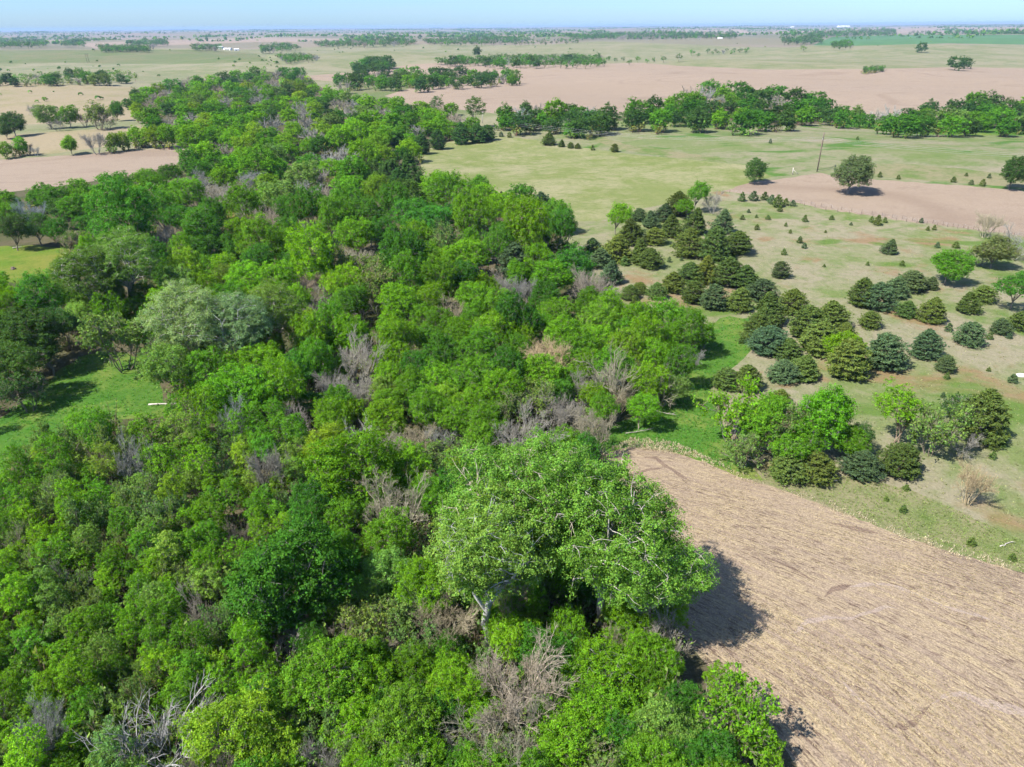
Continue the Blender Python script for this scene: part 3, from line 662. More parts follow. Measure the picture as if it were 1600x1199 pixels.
# ------------------------------------------------------------------ hand-placed plants (crown centre and width in photo pixels)
GC = 'cottonwoods beside the stubble field'
plant('cottonwood', 712, 845, 228, 'pale', 1.36, 'tall pale green cottonwood with long bare leaning trunk, leftmost beside the stubble field', GC, 0, .64, base=(766, 1012))
plant('cottonwood', 822, 808, 235, 'fresh', 1.36, 'broad green cottonwood between the two cottonwoods with bare pale trunks', GC, 1, .62)
plant('cottonwood', 940, 808, 235, 'fresh', 1.36, 'tall green cottonwood with bare white trunk near the stubble field', GC, 2, .62, base=(934, 985))
plant('cottonwood', 1018, 905, 192, 'fresh', 1.2, 'green cottonwood overhanging the stubble field and casting its shadow there', GC, 3, .60)
H_ = [  # kind, cx, cy, width, tone, aspect
 ('dense',452,895,205,'deep',.98,'large blue green dense round tree left of the tall cottonwoods'),
 ('dense',560,745,140,'bright',1.0,'vivid green dense tree above the tan vase shaped bare tree'),
 ('leafy',632,742,90,'bright',1.0,None),
 ('leafy',545,815,80,'mid',1.1,None),
 ('bare',607,795,110,'tan',1.15,'tan vase shaped bare tree left of the tall cottonwoods'),
 ('bare',812,682,108,'grey',1.05,'large round grey bare tree above the tall cottonwoods'),
 ('bare',880,650,72,'grey',1.0,'grey bare tree right of the large round grey bare tree'),
 ('bare',655,690,75,'tan',.9,None),('bare',600,695,70,'tan',.9,None),('dead',460,650,60,'white',1.2,'whitish dead tree left of the middle of the woods'),
 ('dead',555,690,70,'white',1.1,None),('bare',690,685,60,'grey',.9,None),('halfbare',700,720,80,'olive',.8,None),
 ('dead',432,1020,105,'white',.8,'whitish fallen dead tree below the large blue green tree'),
 ('dead',240,1165,175,'white',.95,'large whitish dead tree at the bottom of the picture, left'),
 ('dead',330,1120,90,'white',1.1,None),
 ('dense',375,1165,150,'yellow',1.0,'yellow green round tree at the bottom beside the large whitish dead tree'),
 ('dense',440,1170,110,'yellow',1.0,None),
 ('leafy',490,1075,150,'mid',.95,'mid green spreading tree below the large blue green tree'),
 ('leafy',590,1070,95,'bright',1.15,None),('leafy',640,1140,120,'yellow',1.1,'yellow green open tree at the bottom left of the large grey bare tree'),
 ('halfbare',575,985,95,'olive',1.0,None),('halfbare',625,960,80,'olive',1.2,None),('bare',540,985,80,'tan',1.0,None),('bare',600,1000,70,'tan',1.0,None),
 ('halfbare',650,1010,75,'olive',1.2,None),('bare',490,990,70,'grey',.9,None),
 ('bare',815,1085,150,'grey',1.1,'large grey bare tree at the bottom below the cottonwoods'),('bare',800,1165,150,'tan',1.05,'tan bare tree at the bottom edge under the large grey bare tree'),
 ('bare',720,1165,90,'grey',1.0,None),('halfbare',735,1045,70,'olive',.9,None),('halfbare',900,1090,80,'olive',1.1,None),
 ('leafy',820,985,75,'yellow',.9,None),('leafy',955,1062,135,'bright',.8,'bright green tree in front of the bare white cottonwood trunk'),
 ('leafy',935,1130,110,'bright',1.0,None),('leafy',895,1180,120,'bright',1.0,None),
 ('dense',1045,1150,125,'pale',1.15,'pale yellowish green tree at the bottom right of the woods'),
 ('leafy',1010,1090,60,'mid',1.1,None),
 ('halfbare',1150,1120,110,'bright',1.25,'half leafed tree with white limbs leaning at the stubble field edge'),
 ('young',1185,1150,75,'bright',1.2,None),('young',1115,1065,50,'bright',1.3,None),('young',1205,1185,60,'bright',1.2,None),
 ('young',720,740,55,'yellow',1.1,None),('leafy',745,690,60,'mid',1.2,None),('leafy',770,735,80,'mid',1.0,None),('leafy',880,705,70,'mid',.9,None),
 # silvery clump in the middle left
 ('cottonwood',300,520,135,'silver',1.15,'silvery green broad tree above the lush clearing'),('cottonwood',365,520,130,'silver',1.2,'silvery tree right of the lush clearing with bare branch tips'),
 ('cottonwood',430,500,105,'pale',1.2,None),('leafy',275,585,90,'pale',1.15,'pale green tree overhanging the right edge of the lush clearing'),('leafy',320,590,85,'mid',1.1,None),
 ('dead',392,520,60,'white',1.25,'whitish dead top among the silvery trees'),('dead',375,560,50,'white',.8,None),
 ('leafy',415,580,85,'bright',1.0,None),('dense',375,620,110,'bright',.9,'bright green low tree right of the fallen white log'),
 ('cottonwood',140,440,115,'pale',1.15,'pale green spreading tree at the yellowish clearing'),('cottonwood',200,425,115,'pale',1.15,None),
 ('halfbare',180,525,95,'olive',1.1,'half leafed tree at the upper edge of the lush clearing'),
 ('leafy',40,518,105,'dark',1.0,None),('leafy',70,548,75,'dark',1.0,None),('leafy',15,575,90,'dark',1.0,None),('leafy',100,512,60,'dark',1.0,None),
 ('halfbare',35,610,60,'dark',1.1,None),
 ('bare',254,380,66,'grey',.95,'grey bare round tree beyond the pale trees at the yellowish clearing'),
 ('leafy',272,272,40,'deep',1.,None),('midleafy',300,252,36,'deep',1.,None),('leafy',235,284,42,'mid',1.,None),('midleafy',190,290,38,'deep',1.,None),('midleafy',130,302,42,'mid',1.,None),('midleafy',62,310,42,'deep',1.,None),('midleafy',10,318,42,'mid',1.,None),
 ('leafy',18,362,52,'dark',1.0,None),('leafy',58,356,50,'dark',1.0,None),('leafy',95,360,46,'deep',1.0,None),('halfbare',118,374,34,'olive',1.,None),
 ('dense',190,345,115,'deep',1.1,'large deep green tree left of the grey bare round tree'),('dense',320,365,85,'deep',.95,None),('leafy',285,350,60,'deep',1.,None),
 ('bare',160,385,40,'tan',1.,None),('bare',105,375,36,'tan',1.,None),
 ('bare',330,295,60,'grey',.9,None),('bare',370,300,60,'grey',.9,None),('bare',300,285,50,'grey',.9,None),('bare',395,285,45,'grey',.9,None),
 ('bare',480,450,60,'grey',.9,None),('bare',500,475,60,'grey',.9,None),('bare',560,405,55,'tan',.7,None),('bare',480,360,45,'grey',.9,None),
 ('bare',520,605,65,'grey',.9,None),('bare',560,615,60,'grey',.9,None),('bare',810,460,65,'grey',1.,'grey bare tree with white limbs left of the cedar pasture'),
 ('bare',785,440,50,'grey',.9,None),('bare',920,450,60,'grey',1.1,'grey bare tree at the left edge of the cedar pasture'),('bare',945,465,45,'grey',1.1,None),
 ('bare',745,365,42,'grey',1.1,None),('leafy',780,370,45,'mid',1.1,None),('young',840,382,42,'yellow',1.4,'yellow green upright tree left of the dark bush at the pasture edge'),
 ('halfbare',870,390,60,'dark',1.0,None),('cedar',808,405,52,'bluecedar',1.3,'tall dark cedar inside the woods near the pasture edge'),
 ('cedar',845,322,38,'bluecedar',1.4,'tall dark cedar at the edge of the hay meadow'),('cedar',785,315,26,'bluecedar',1.5,None),('cedar',880,345,36,'bluecedar',1.,None),
 ('leafy',865,335,50,'mid',1.,None),('cedar',610,268,40,'dark',1.2,None),('cedar',640,262,44,'dark',1.2,None),('cedar',625,280,36,'dark',1.2,None),('cedar',590,285,40,'dark',1.1,None),
 ('cedar',660,222,26,'dark',1.2,None),('cedar',685,215,26,'dark',1.2,None),('cedar',720,205,28,'dark',1.2,None),('cedar',745,205,30,'dark',1.,None),('cedar',762,205,24,'dark',1.,None),
 ('leafy',595,300,50,'yellow',1.1,None),('leafy',745,290,30,'mid',1.4,None),
 ('leafy',690,360,75,'deep',1.0,None),('leafy',640,350,80,'deep',1.,None),('leafy',575,345,75,'deep',1.,None),
 ('leafy',850,440,75,'bright',.85,'bright green flat topped tree left of the cedar pasture'),('leafy',740,410,80,'bright',.9,None),
 ('leafy',1010,600,70,'bright',1.0,None),('dead',955,590,80,'tan',1.5,'tall tan half bare tree at the right side of the woods'),('leafy',955,570,70,'mid',1.2,None),
 ('dead',1035,600,75,'tan',.9,None),('leafy',1020,560,60,'bright',1.2,None),('leafy',1075,515,70,'mid',1.1,None),('leafy',1050,500,60,'bright',1.1,None),
 ('bare',1082,560,34,'grey',.9,'small grey bare bush at the lush grass strip'),('leafy',1100,525,48,'mid',.8,None),('leafy',1050,610,55,'olive',.9,None),
 ('leafy',1000,640,55,'bright',1.1,None),('leafy',965,340,46,'bright',1.0,'bright green round tree beside the upper cedar clump'),
 # scrub clump beside the stubble field
 ('halfbare',1150,640,80,'bright',1.3,None),('dense',1195,655,92,'mid',1.1,'mid green tree at the left end of the scrub by the stubble field'),
 ('dense',1290,650,115,'bright',1.0,'broad bright green tree in the middle of the scrub by the stubble field'),('halfbare',1230,670,80,'olive',1.2,None),
 ('halfbare',1165,700,60,'olive',1.,None),('dense',1243,695,85,'mid',.95,None),('dense',1328,692,62,'mid',.95,None),('cedar',1230,718,70,'cedar',.8,None),('cedar',1275,722,66,'yellowcedar',.75,None),
 ('cedar',1350,722,70,'bluecedar',.62,'low blue green cedar in the scrub by the stubble field'),('cedar',1410,712,64,'cedar',.85,'dark round cedar at the right end of the scrub'),
 ('leafy',1340,690,50,'dark',1.,None),('young',1412,645,75,'bright',1.3,'airy bright green tree above the dark round cedar'),('halfbare',1465,665,85,'olive',1.1,'half bare tree with pale limbs left of the tall pointed cedar'),
 ('bare',1510,690,55,'grey',.9,None),('bare',1522,755,58,'tan',1.2,'lone tan bare bush on the grass right of the scrub'),('halfbare',1500,640,55,'dark',1.0,None),
 ('cedar',1542,640,78,'cedar',1.12,'tall pointed dark cedar at the right edge of the pasture'),
 # pasture trees
 ('dense',1180,267,38,'dark',.9,'small dark round tree at the corner of the brown field'),('dense',1332,269,68,'greygreen',.84,'lone grey green tree standing in the brown field'),
 ('dense',1585,267,50,'dark',1.0,'dark tree at the right edge beyond the brown field'),('dense',1484,415,66,'mid',.8,'round green tree among the right hand cedars'),
 ('leafy',1592,452,56,'deep',1.1,'deep green tree at the right edge of the cedar pasture'),('dense',1555,392,66,'greygreen',.75,'grey green round tree at the lower corner of the brown field'),('halfbare',1535,398,40,'olive',.8,None),
 ('bare',1590,375,56,'grey',1.,'grey bare tree at the right edge below the brown field'),('bare',1545,350,40,'tan',1.,None),
 ('leafy',1090,305,36,'mid',1.2,None),('bare',1115,312,38,'grey',1.,None),('leafy',1075,325,34,'mid',1.,None),('leafy',1308,540,62,'bright',.95,'bright green tree growing among the central cedars'),
 ('young',738,175,40,'dark',1.1,'dark green tree standing by the pale post at the creek'),('young',680,165,26,'dark',1.1,None),
]
for kd, cx, cy_, wd_, tone, asp, lb in H_: plant(kd, cx, cy_, wd_, tone, asp, lb)

CED = [(965,385,62),(988,362,48),(1015,342,34),(1040,332,40),(1062,318,42),(1132,345,46),(1156,378,50),(1118,380,58),(1078,378,54),(1046,352,46),(1022,368,40),(1000,392,44),(1016,403,42),(940,402,46),(955,425,44),(997,335,26),(925,385,38),(1090,345,44),
 (1028,453,32),(1052,440,44),(1078,425,50),(1106,420,50),(1140,424,58),(1166,432,54),(1114,463,46),(1156,466,48),(1190,452,50),(1221,421,29),(1084,456,42),(985,456,32),(1000,449,28),
 (1200,482,62),(1240,470,52),(1205,530,68),(1262,502,60),(1302,490,56),(1285,525,72),(1325,560,70),(1386,548,70),(1262,573,58),(1225,578,58),(1170,590,50),(1132,590,46),(1222,618,33),(1185,510,55),(1320,520,48),(1235,545,50),
 (1350,456,48),(1376,462,52),(1402,448,46),(1428,438,50),(1456,442,24),(1358,498,36),(1418,482,40),(1459,483,46),(1512,472,42),(1536,458,38),(1450,536,52),(1516,519,46),(1566,509,35),(1598,500,44),(1481,567,32),(1393,385,31),
 (858,217,28),(879,224,13),(891,227,12),(903,228,12),(961,231,14)]
for i, (a, b, c) in enumerate(CED):
    tone = ['cedar', 'cedar', 'bluecedar', 'cedar', 'yellowcedar', 'cedar', 'bluecedar'][(i * 3 + i // 5) % 7]
    if (a, b) in ((1285,525), (1325,560)): tone = 'yellowcedar'
    if (a, b) in ((1450,536), (1402,448), (1516,519), (1205,530), (1221,421)): tone = 'bluecedar'
    plant('cedar', a, b, c * .93, tone, .70 + .34 * ((i * 37) % 10) / 10, None, 'cedars scattered over the pasture', cfrac=.5)
SAP = [(1465,383,9),(1494,383,12),(1410,412,10),(1356,412,7),(1258,342,10),(1300,340,9),(1372,345,14),(1362,343,9),(1383,344,9),(1160,308,13),(1178,307,16),(1195,307,14),(1206,312,14),(1216,315,18),(1228,316,12),(1239,318,11),(1200,340,9),(1182,338,6),(1160,340,9),(1219,327,10),(1183,355,9),(1250,375,11),(1257,384,10),(1225,394,9),
 (1147,402,9),(1163,385,12),(992,470,17),(976,408,18),(1046,406,8),(1065,405,7),(1083,395,8),(1483,512,15),(1547,525,12),(1578,525,11),(1545,577,8),(1583,592,16),(1480,588,10),(1474,617,9),(1553,695,18),(1568,693,12),(1552,712,13),(1417,762,12),(1385,779,9),(1412,795,13),(1519,846,14),(1582,870,14),(1345,532,8),(1034,478,10),(1016,488,12),(1158,532,10),
 (1375,273,8),(1404,277,7),(1490,281,10),(1518,285,9),(1536,286,10),(1546,275,7),(1510,273,6),(926,231,9),(783,210,9),(796,211,9),(1204,221,6),(1340,216,5),(1440,345,8),(1450,357,7),(1460,356,8),(1228,351,6),(1290,362,5),(1235,362,6),(1330,350,6),(1288,415,6),(1170,330,7)]
for a, b, c in SAP: plant('smallcedar', a, b, c, 'cedar' if (a + b) % 3 else 'bluecedar', .85 + .35 * ((a * 7 + b) % 10) / 10, None, 'cedar saplings on the open grass', cfrac=.45)

# ------------------------------------------------------------------ the woods: fill between the hand-placed trees
CANOPY = [(-70,326),(60,316),(120,307),(200,293),(290,270),(315,240),(256,215),(250,205),(196,160),(205,143),(300,124),(420,108),(470,112),(495,138),(525,148),(700,168),(765,200),(715,208),(645,232),(645,268),(605,288),(700,290),(740,300),(835,312),(882,345),(885,385),(880,410),(935,440),(945,480),(1000,505),(1085,490),(1105,525),(1075,560),(1065,605),(1015,635),(960,650),(930,690),(930,720),(1000,760),(1080,900),(1050,1000),(1040,1060),(1085,1120),(1160,1260),(-80,1270),(-80,790),(0,750),(60,705),(110,658),(190,682),(255,690),(265,640),(225,540),(160,500),(125,540),(40,625),(-80,690),(-80,440),(0,450),(95,465),(125,392),(70,378),(-80,380)]
FILL = .62
def loc_size(x, y):
    s = np.interp(y, [110, 150, 200, 250, 300, 400, 500, 600, 700, 850, 1000, 1200], [15, 22, 32, 42, 56, 66, 68, 70, 72, 80, 92, 110])
    s *= np.interp(y, [300, 450], [1., .84])
    if x < 480 and y > 620: s *= np.interp(y, [620, 760, 1200], [.85, .74, .66])
    return s
PXP = {n: p for n, m_, p in REG}
POLY_NO = [PXP[k] for k in FIELDS]
def pip(x, y, poly):
    r = False; j = len(poly) - 1
    for i in range(len(poly)):
        xi, yi = poly[i]; xj, yj = poly[j]
        if (yi > y) != (yj > y) and x < (xj - xi) * (y - yi) / (yj - yi) + xi: r = not r
        j = i
    return r
def free_ground(x, y):
    u, v, _ = proj((x, y, float(hgt(x, y)))); return not any(pip(u, v, q) for q in POLY_NO)
placed = np.zeros((6000, 3)); npl = len(PLANTS); placed[:npl] = [(p['cx'], p['cy'], p['w']) for p in PLANTS]
for q_ in ((205, 655, 75), (235, 628, 60), (15, 695, 70), (150, 595, 70), (190, 590, 60), (60, 660, 50), (60, 415, 60), (365, 345, 40), (745, 960, 70), (765, 1000, 70), (740, 1045, 80), (770, 1035, 60), (925, 955, 70), (925, 1000, 60), (900, 1015, 60), (880, 960, 60), (1075, 1075, 60), (700, 745, 40)): placed[npl] = q_; npl += 1
fills = []
rs = random.Random(11)
cx_ = np.array([rs.uniform(-80, 1160) for _ in range(40000)]); cy2 = np.array([rs.uniform(108, 1265) if rs.random() < .6 else rs.uniform(108, 320) for _ in range(40000)])
okc = in_poly(cx_, cy2, CANOPY)
for x, y in zip(cx_[okc].tolist(), cy2[okc].tolist()):
    s = loc_size(x, y) * rs.uniform(.72, 1.25)
    q = placed[:npl]
    if np.any((x - q[:, 0]) ** 2 + ((y - q[:, 1]) * 1.45) ** 2 < ((s + q[:, 2]) * .5 * FILL) ** 2): continue
    placed[npl] = (x, y, s); npl += 1; fills.append((x, y, s))
fills.sort(key=lambda f: -f[2])
for (x, y, s) in fills:
    u = rs.random()
    if y < 312:
        if u < .16: kind, tone = 'farbare', 'grey'
        else:
            kind = 'midleafy' if y > 205 else 'farleafy'
            tone = rs.choices(['mid', 'bright', 'yellow', 'deep', 'olive', 'dark'], [4, 4, 1.6, 2, 1.2, 1.5 if y < 200 or x > 550 else .5])[0]
        asp = rs.uniform(.75, 1.0)
    elif x < 480 and y > 620:
        if u < .13: kind, tone = 'halfbare', 'olive'
        elif u < .19: kind, tone = 'bare', 'grey'
        else:
            kind = 'young'; tone = rs.choices(['mid', 'bright', 'yellow', 'pale', 'olive'], [5, 4, .5, 2.2, .6])[0]
        asp = rs.uniform(1.5, 2.05)
    elif x < 250 and y < 400:
        kind, tone = ('bare', 'grey') if u < .12 else ('leafy', rs.choices(['mid', 'dark', 'deep'], [3, 3, 3])[0]); asp = rs.uniform(.85, 1.1)
    else:
        if u < .09: kind, tone = 'bare', rs.choice(['grey', 'grey', 'tan'])
        elif u < .16: kind, tone = 'halfbare', 'olive'
        else:
            kind = 'leafy' if rs.random() < .8 else 'dense'; tone = rs.choices(['mid', 'bright', 'yellow', 'deep', 'pale'], [5, 5, .35, 3, .9])[0]
        asp = rs.uniform(1.0, 1.5)
    plant(kind, x, y, s * (1.0 if kind == 'young' else 1.08), tone, asp, None, 'trees of the creek woodland', inside=free_ground)

# ------------------------------------------------------------------ groves, tree lines and single trees farther off
def grove(poly, size, tones, seed, bare_p=.1, asp=(.75, 1.0), ov=.62):
    r = random.Random(seed); ov = ov * (.62 if max(p[1] for p in poly) < 112 and ov < .8 else 1); tones = ['dark', 'dark', 'deep'] if max(p[1] for p in poly) < 112 else tones; xs = [p[0] for p in poly]; ys = [p[1] for p in poly]; got = []
    for _ in range(2500):
        x, y = r.uniform(min(xs), max(xs)), r.uniform(min(ys), max(ys))
        if not pip(x, y, poly): continue
        s = size * r.uniform(.75, 1.25)
        if any((x - a) ** 2 + ((y - b) * 2.0) ** 2 < ((s + c) * .5 * ov) ** 2 for a, b, c in got): continue
        got.append((x, y, s))
    for x, y, s in got:
        if r.random() < bare_p: plant('farbare', x, y, s * .95, 'grey', r.uniform(.7, .95), None, 'trees of the distant groves')
        else: plant('farleafy', x, y, s, r.choice(tones), r.uniform(*asp), None, 'trees of the distant groves')
MD = ['deep', 'dark', 'mid', 'dark']
grove([(785,178),(830,165),(950,172),(955,196),(880,202),(790,192)], 33, MD, 21, .2)
grove([(980,182),(1000,165),(1050,158),(1080,142),(1110,135),(1180,142),(1290,150),(1300,180),(1200,192),(1120,190),(985,186)], 34, ['deep', 'dark', 'mid', 'dark', 'deep'], 22, .1)
grove([(1300,172),(1380,178),(1480,165),(1520,158),(1600,160),(1640,165),(1640,195),(1480,198),(1400,196),(1310,184)], 36, ['dark', 'deep', 'mid', 'olive'], 23, .1)
grove([(520,120),(640,112),(700,112),(800,112),(806,124),(700,130),(560,133),(525,140)], 20, MD, 24, .08)
grove([(550,100),(585,92),(615,97),(616,105),(555,109)], 17, ['deep', 'dark'], 25, 0)
grove([(680,93),(780,87),(940,88),(944,98),(880,100),(690,98)], 13, ['deep', 'mid'], 26, .05)
grove([(18,120),(80,115),(200,112),(215,122),(100,128),(20,128)], 15, ['dark', 'deep', 'olive'], 27, .15)
grove([(-10,122),(14,118),(14,126),(-10,130)], 15, ['dark'], 28, 0)
grove([(152,72),(232,72),(232,78),(160,78)], 9, ['dark'], 29, 0, ov=.5)
grove([(0,64),(70,62),(70,69),(0,72)], 9, ['dark', 'olive'], 30)
grove([(100,64),(130,62),(130,70),(100,70)], 9, ['dark', 'olive'], 31)
grove([(200,64),(260,62),(262,70),(205,70)], 9, ['dark', 'olive'], 32)
grove([(300,71),(345,70),(345,76),(302,76)], 8, ['dark'], 33)
grove([(405,72),(450,68),(470,74),(410,80)], 10, ['dark', 'olive'], 34)
grove([(490,66),(600,60),(650,63),(645,68),(500,71)], 9, ['deep', 'dark'], 35)
grove([(660,62),(760,57),(830,60),(800,66),(680,68)], 8, ['deep', 'dark'], 36)
grove([(430,86),(475,84),(498,90),(450,96)], 9, ['dark'], 37)
grove([(860,86),(1000,92),(1090,82),(1095,88),(1000,98),(960,96)], 11, ['dark', 'deep', 'olive'], 38, .1, ov=1.2)
grove([(1105,78),(1168,76),(1168,81),(1108,83)], 9, ['dark'], 39, ov=.9)
grove([(1220,58),(1280,56),(1285,66),(1225,66)], 11, ['deep', 'dark'], 40)
grove([(1300,66),(1330,64),(1332,72),(1302,72)], 10, ['dark'], 41)
grove([(880,54),(1010,50),(1150,52),(1150,58),(900,60)], 7, ['deep', 'dark'], 42)
grove([(1260,50),(1400,46),(1400,53),(1265,56)], 7, ['deep', 'dark'], 43)
grove([(1420,50),(1600,48),(1600,51),(1420,53)], 6, ['dark', 'olive'], 44, ov=.9)
grove([(1350,106),(1380,104),(1382,109),(1350,110)], 9, ['dark'], 45)
grove([(800,62),(900,60),(902,66),(800,68)], 8, ['deep', 'dark'], 46, ov=.8)
ONE = [('farleafy',1495,97,24,'dark',.85,'left one of two dark trees standing in the far tan grass'),('farleafy',1510,97,16,'dark',1.,'smaller right one of two dark trees in the far tan grass'),('farleafy',1441,73,16,'dark',.95,'lone dark tree below the dark green crop strip'),
 ('farleafy',745,79,14,'dark',1.1,'lone dark tree above the far grove'),('farleafy',1256,74,13,'olive',.9,None),('farleafy',804,118,18,'olive',1.2,None),
 ('dense',18,192,40,'dark',.9,'dark spreading tree at the left edge above the tan field'),('dense',75,182,36,'olive',.9,None),('dense',106,182,30,'mid',1.,None),('halfbare',150,178,40,'olive',1.,None),('dense',180,172,28,'deep',1.,None),('bare',88,192,24,'grey',.9,None),('bare',130,186,24,'grey',.8,None),('bare',165,188,26,'grey',.9,None),
 ('young',231,180,18,'olive',1.2,None),('dense',8,205,26,'dark',.8,None),('bare',50,170,16,'grey',1.1,None),
 ('dense',108,225,30,'bright',.95,'bright green tree standing alone in the hedgerow by the bare field'),('bare',148,222,38,'grey',.85,'grey bare tree in the hedgerow by the bare field'),
 ('midleafy',175,222,22,'yellow',1.2,None),('midleafy',190,220,22,'yellow',1.2,None),('midleafy',207,213,24,'bright',1.2,None),('midleafy',222,215,22,'yellow',1.2,None),('midleafy',240,213,26,'yellow',1.2,None),('midleafy',258,212,28,'bright',1.2,None),
 ('midleafy',8,234,20,'yellow',1.2,None),('bare',20,232,20,'grey',1.,None),('midleafy',32,228,22,'bright',1.2,None),('bare',42,232,18,'grey',1.,None),('bare',55,236,14,'grey',1.,None),
 ('farleafy',60,178,14,'olive',.9,None),('farleafy',118,116,9,'olive',1.,None)]
for kd, a, b, c, tone, asp, lb in ONE: plant(kd, a, b, c, tone, asp, lb, 'trees along the left fields' if b > 150 and lb is None else None)

FARQ.sort(key=lambda q: -q[0][2])
for a_, k_ in FARQ[:285]: plant_now('farleafy', *a_, **k_)
REST = []
for a_, k_ in FARQ[285:]:
    z = 4.0
    for _ in range(3):
        p = unproj(a_[0], a_[1], z); Wd = a_[2] * float((p - CAM) @ _F) / FPX; Ht = a_[4] * Wd; z = .58 * Ht
    if k_.get('inside') is None or k_['inside'](p[0], p[1]): REST.append((p[0], p[1], Wd, Ht, a_[3]))

# ------------------------------------------------------------------ the mass of far trees towards the horizon, undergrowth, grasses (stuff)
def stuff_mesh(name, parts, mats, label, cat):
    V, F, T, M = [], [], [], []; n = 0
    for v, f, t, mi in parts:
        V.append(v); F.append(f + n); n += len(v); T.append(t); M.append(mi)
    me = mesh_np(name, np.concatenate(V), [np.concatenate(F)], mats, np.concatenate(M), np.concatenate(T))
    return link(name, me, kind='stuff', label=label, cat=cat, color=(1, 1, 1))
def scatter(template, X, Y, S, ang, zs, tints):
    V, Q, T, M = template; n = len(X); c, s = np.cos(ang), np.sin(ang)
    P = np.empty((n, len(V), 3))
    P[..., 0] = (V[None, :, 0] * c[:, None] - V[None, :, 1] * s[:, None]) * S[:, None] + X[:, None]
    P[..., 1] = (V[None, :, 0] * s[:, None] + V[None, :, 1] * c[:, None]) * S[:, None] + Y[:, None]
    P[..., 2] = V[None, :, 2] * (S * zs)[:, None] + hgt(X, Y)[:, None] - .05
    Fq = (Q[None] + (np.arange(n) * len(V))[:, None, None]).reshape(-1, Q.shape[1])
    Tt = (T[None] * tints[:, None, :]).reshape(-1, 3)
    return P.reshape(-1, 3), Fq, Tt, np.tile(M, n)
def tiny_tree(seed):
    rng = np.random.default_rng(seed); g = Geo(); n = 12
    d = norm(rng.normal(size=(n, 3))); C = d * rng.uniform(.5, 1, (n, 1)) * np.array([4.6, 4.6, 3.6]) + np.array([0, 0, 4.6])
    V, Q = leaves(C, norm(d + np.array([0, 0, .5]) + rng.normal(0, .4, (n, 3))), 2.8, rng, .8); g.add(V, Q, leaf_tint(n, rng, .2)); return g.arrays()
TT = [tiny_tree(s) for s in (1, 2, 3)]
rng = np.random.default_rng(5); parts = []
tn = np.array([TONES[k] for k in ('dark', 'deep', 'mid', 'olive')])
rows = []
for _ in range(260):   # shelter belts and creek lines on the plain
    yy = rng.uniform(0, 1) ** 1.3; d0 = 3300 + yy * 17000; a0 = rng.uniform(-.68, .68); th = rng.choice([.12, .12 + math.pi / 2, rng.uniform(0, 3)])
    Ln = rng.uniform(150, 900) * (1 + d0 / 9000); nn = int(Ln / 19); t = rng.uniform(-.5, .5, nn) * Ln
    x = d0 * math.sin(a0) + t * math.cos(th) + rng.normal(0, 14 + d0 * .003, nn); y = d0 * math.cos(a0) + t * math.sin(th) + rng.normal(0, 14 + d0 * .003, nn)
    rows.append(np.column_stack([x, y]))
XY = np.concatenate(rows); XY = XY[np.hypot(XY[:, 0], XY[:, 1]) > 2700]
for k in range(3):
    q = XY[k::3]; n = len(q)
    parts.append(scatter(TT[k], q[:, 0], q[:, 1], rng.uniform(.8, 1.7, n), rng.uniform(0, 6.3, n), rng.uniform(.8, 1.2, n), tn[rng.integers(0, 4, n)]))
def mass_tree(seed):
    rng = np.random.default_rng(seed); g = Geo(); nc = 18
    d = norm(rng.normal(size=(nc, 3)) + np.array([0, 0, .2])); C0 = d * rng.uniform(.55, 1, (nc, 1)) * np.array([4., 4., 3.6]) + np.array([0, 0, 5.4]); k = 9
    C = np.repeat(C0, k, 0) + rng.normal(0, .75, (nc * k, 3)); dd = np.repeat(d, k, 0)
    V, Q = leaves(C, norm(dd * .6 + np.array([0, 0, .6]) + rng.normal(0, .5, C.shape)), .58, rng, .7); g.add(V, Q, leaf_tint(nc * k, rng, .2))
    V, Q = tubes(np.array([[(0, 0, -.5), (0, 0, 3), (0, 0, 6.)]]), np.array([[.28, .2, .08]]), 4); g.add(V, Q, np.array([[.24, .2, .17]]) / np.array([[.07, .14, .03]]) * np.ones((len(Q), 1))); return g.arrays()
MT = [mass_tree(s) for s in range(5)]
rp = []
if REST:
    RA = np.array([r[:4] for r in REST]); RT = np.array([TONES[r[4]] for r in REST]) * np.clip(rng.normal(1, .13, (len(REST), 1)), .6, 1.5)
    for k in range(5):
        q = RA[k::5]; n = len(q)
        rp.append(scatter(MT[k], q[:, 0], q[:, 1], q[:, 2] / 10, rng.uniform(0, 6.3, n), q[:, 3] / q[:, 2], RT[k::5]))
    stuff_mesh('far_woods', rp, [LEAF], 'far part of the woods and groves that reads as one mass of green crowns', 'far woods')
stuff_mesh('far_tree_belts', parts, [LEAF], 'dark far-off belts of trees on the plain below the horizon', 'far trees')
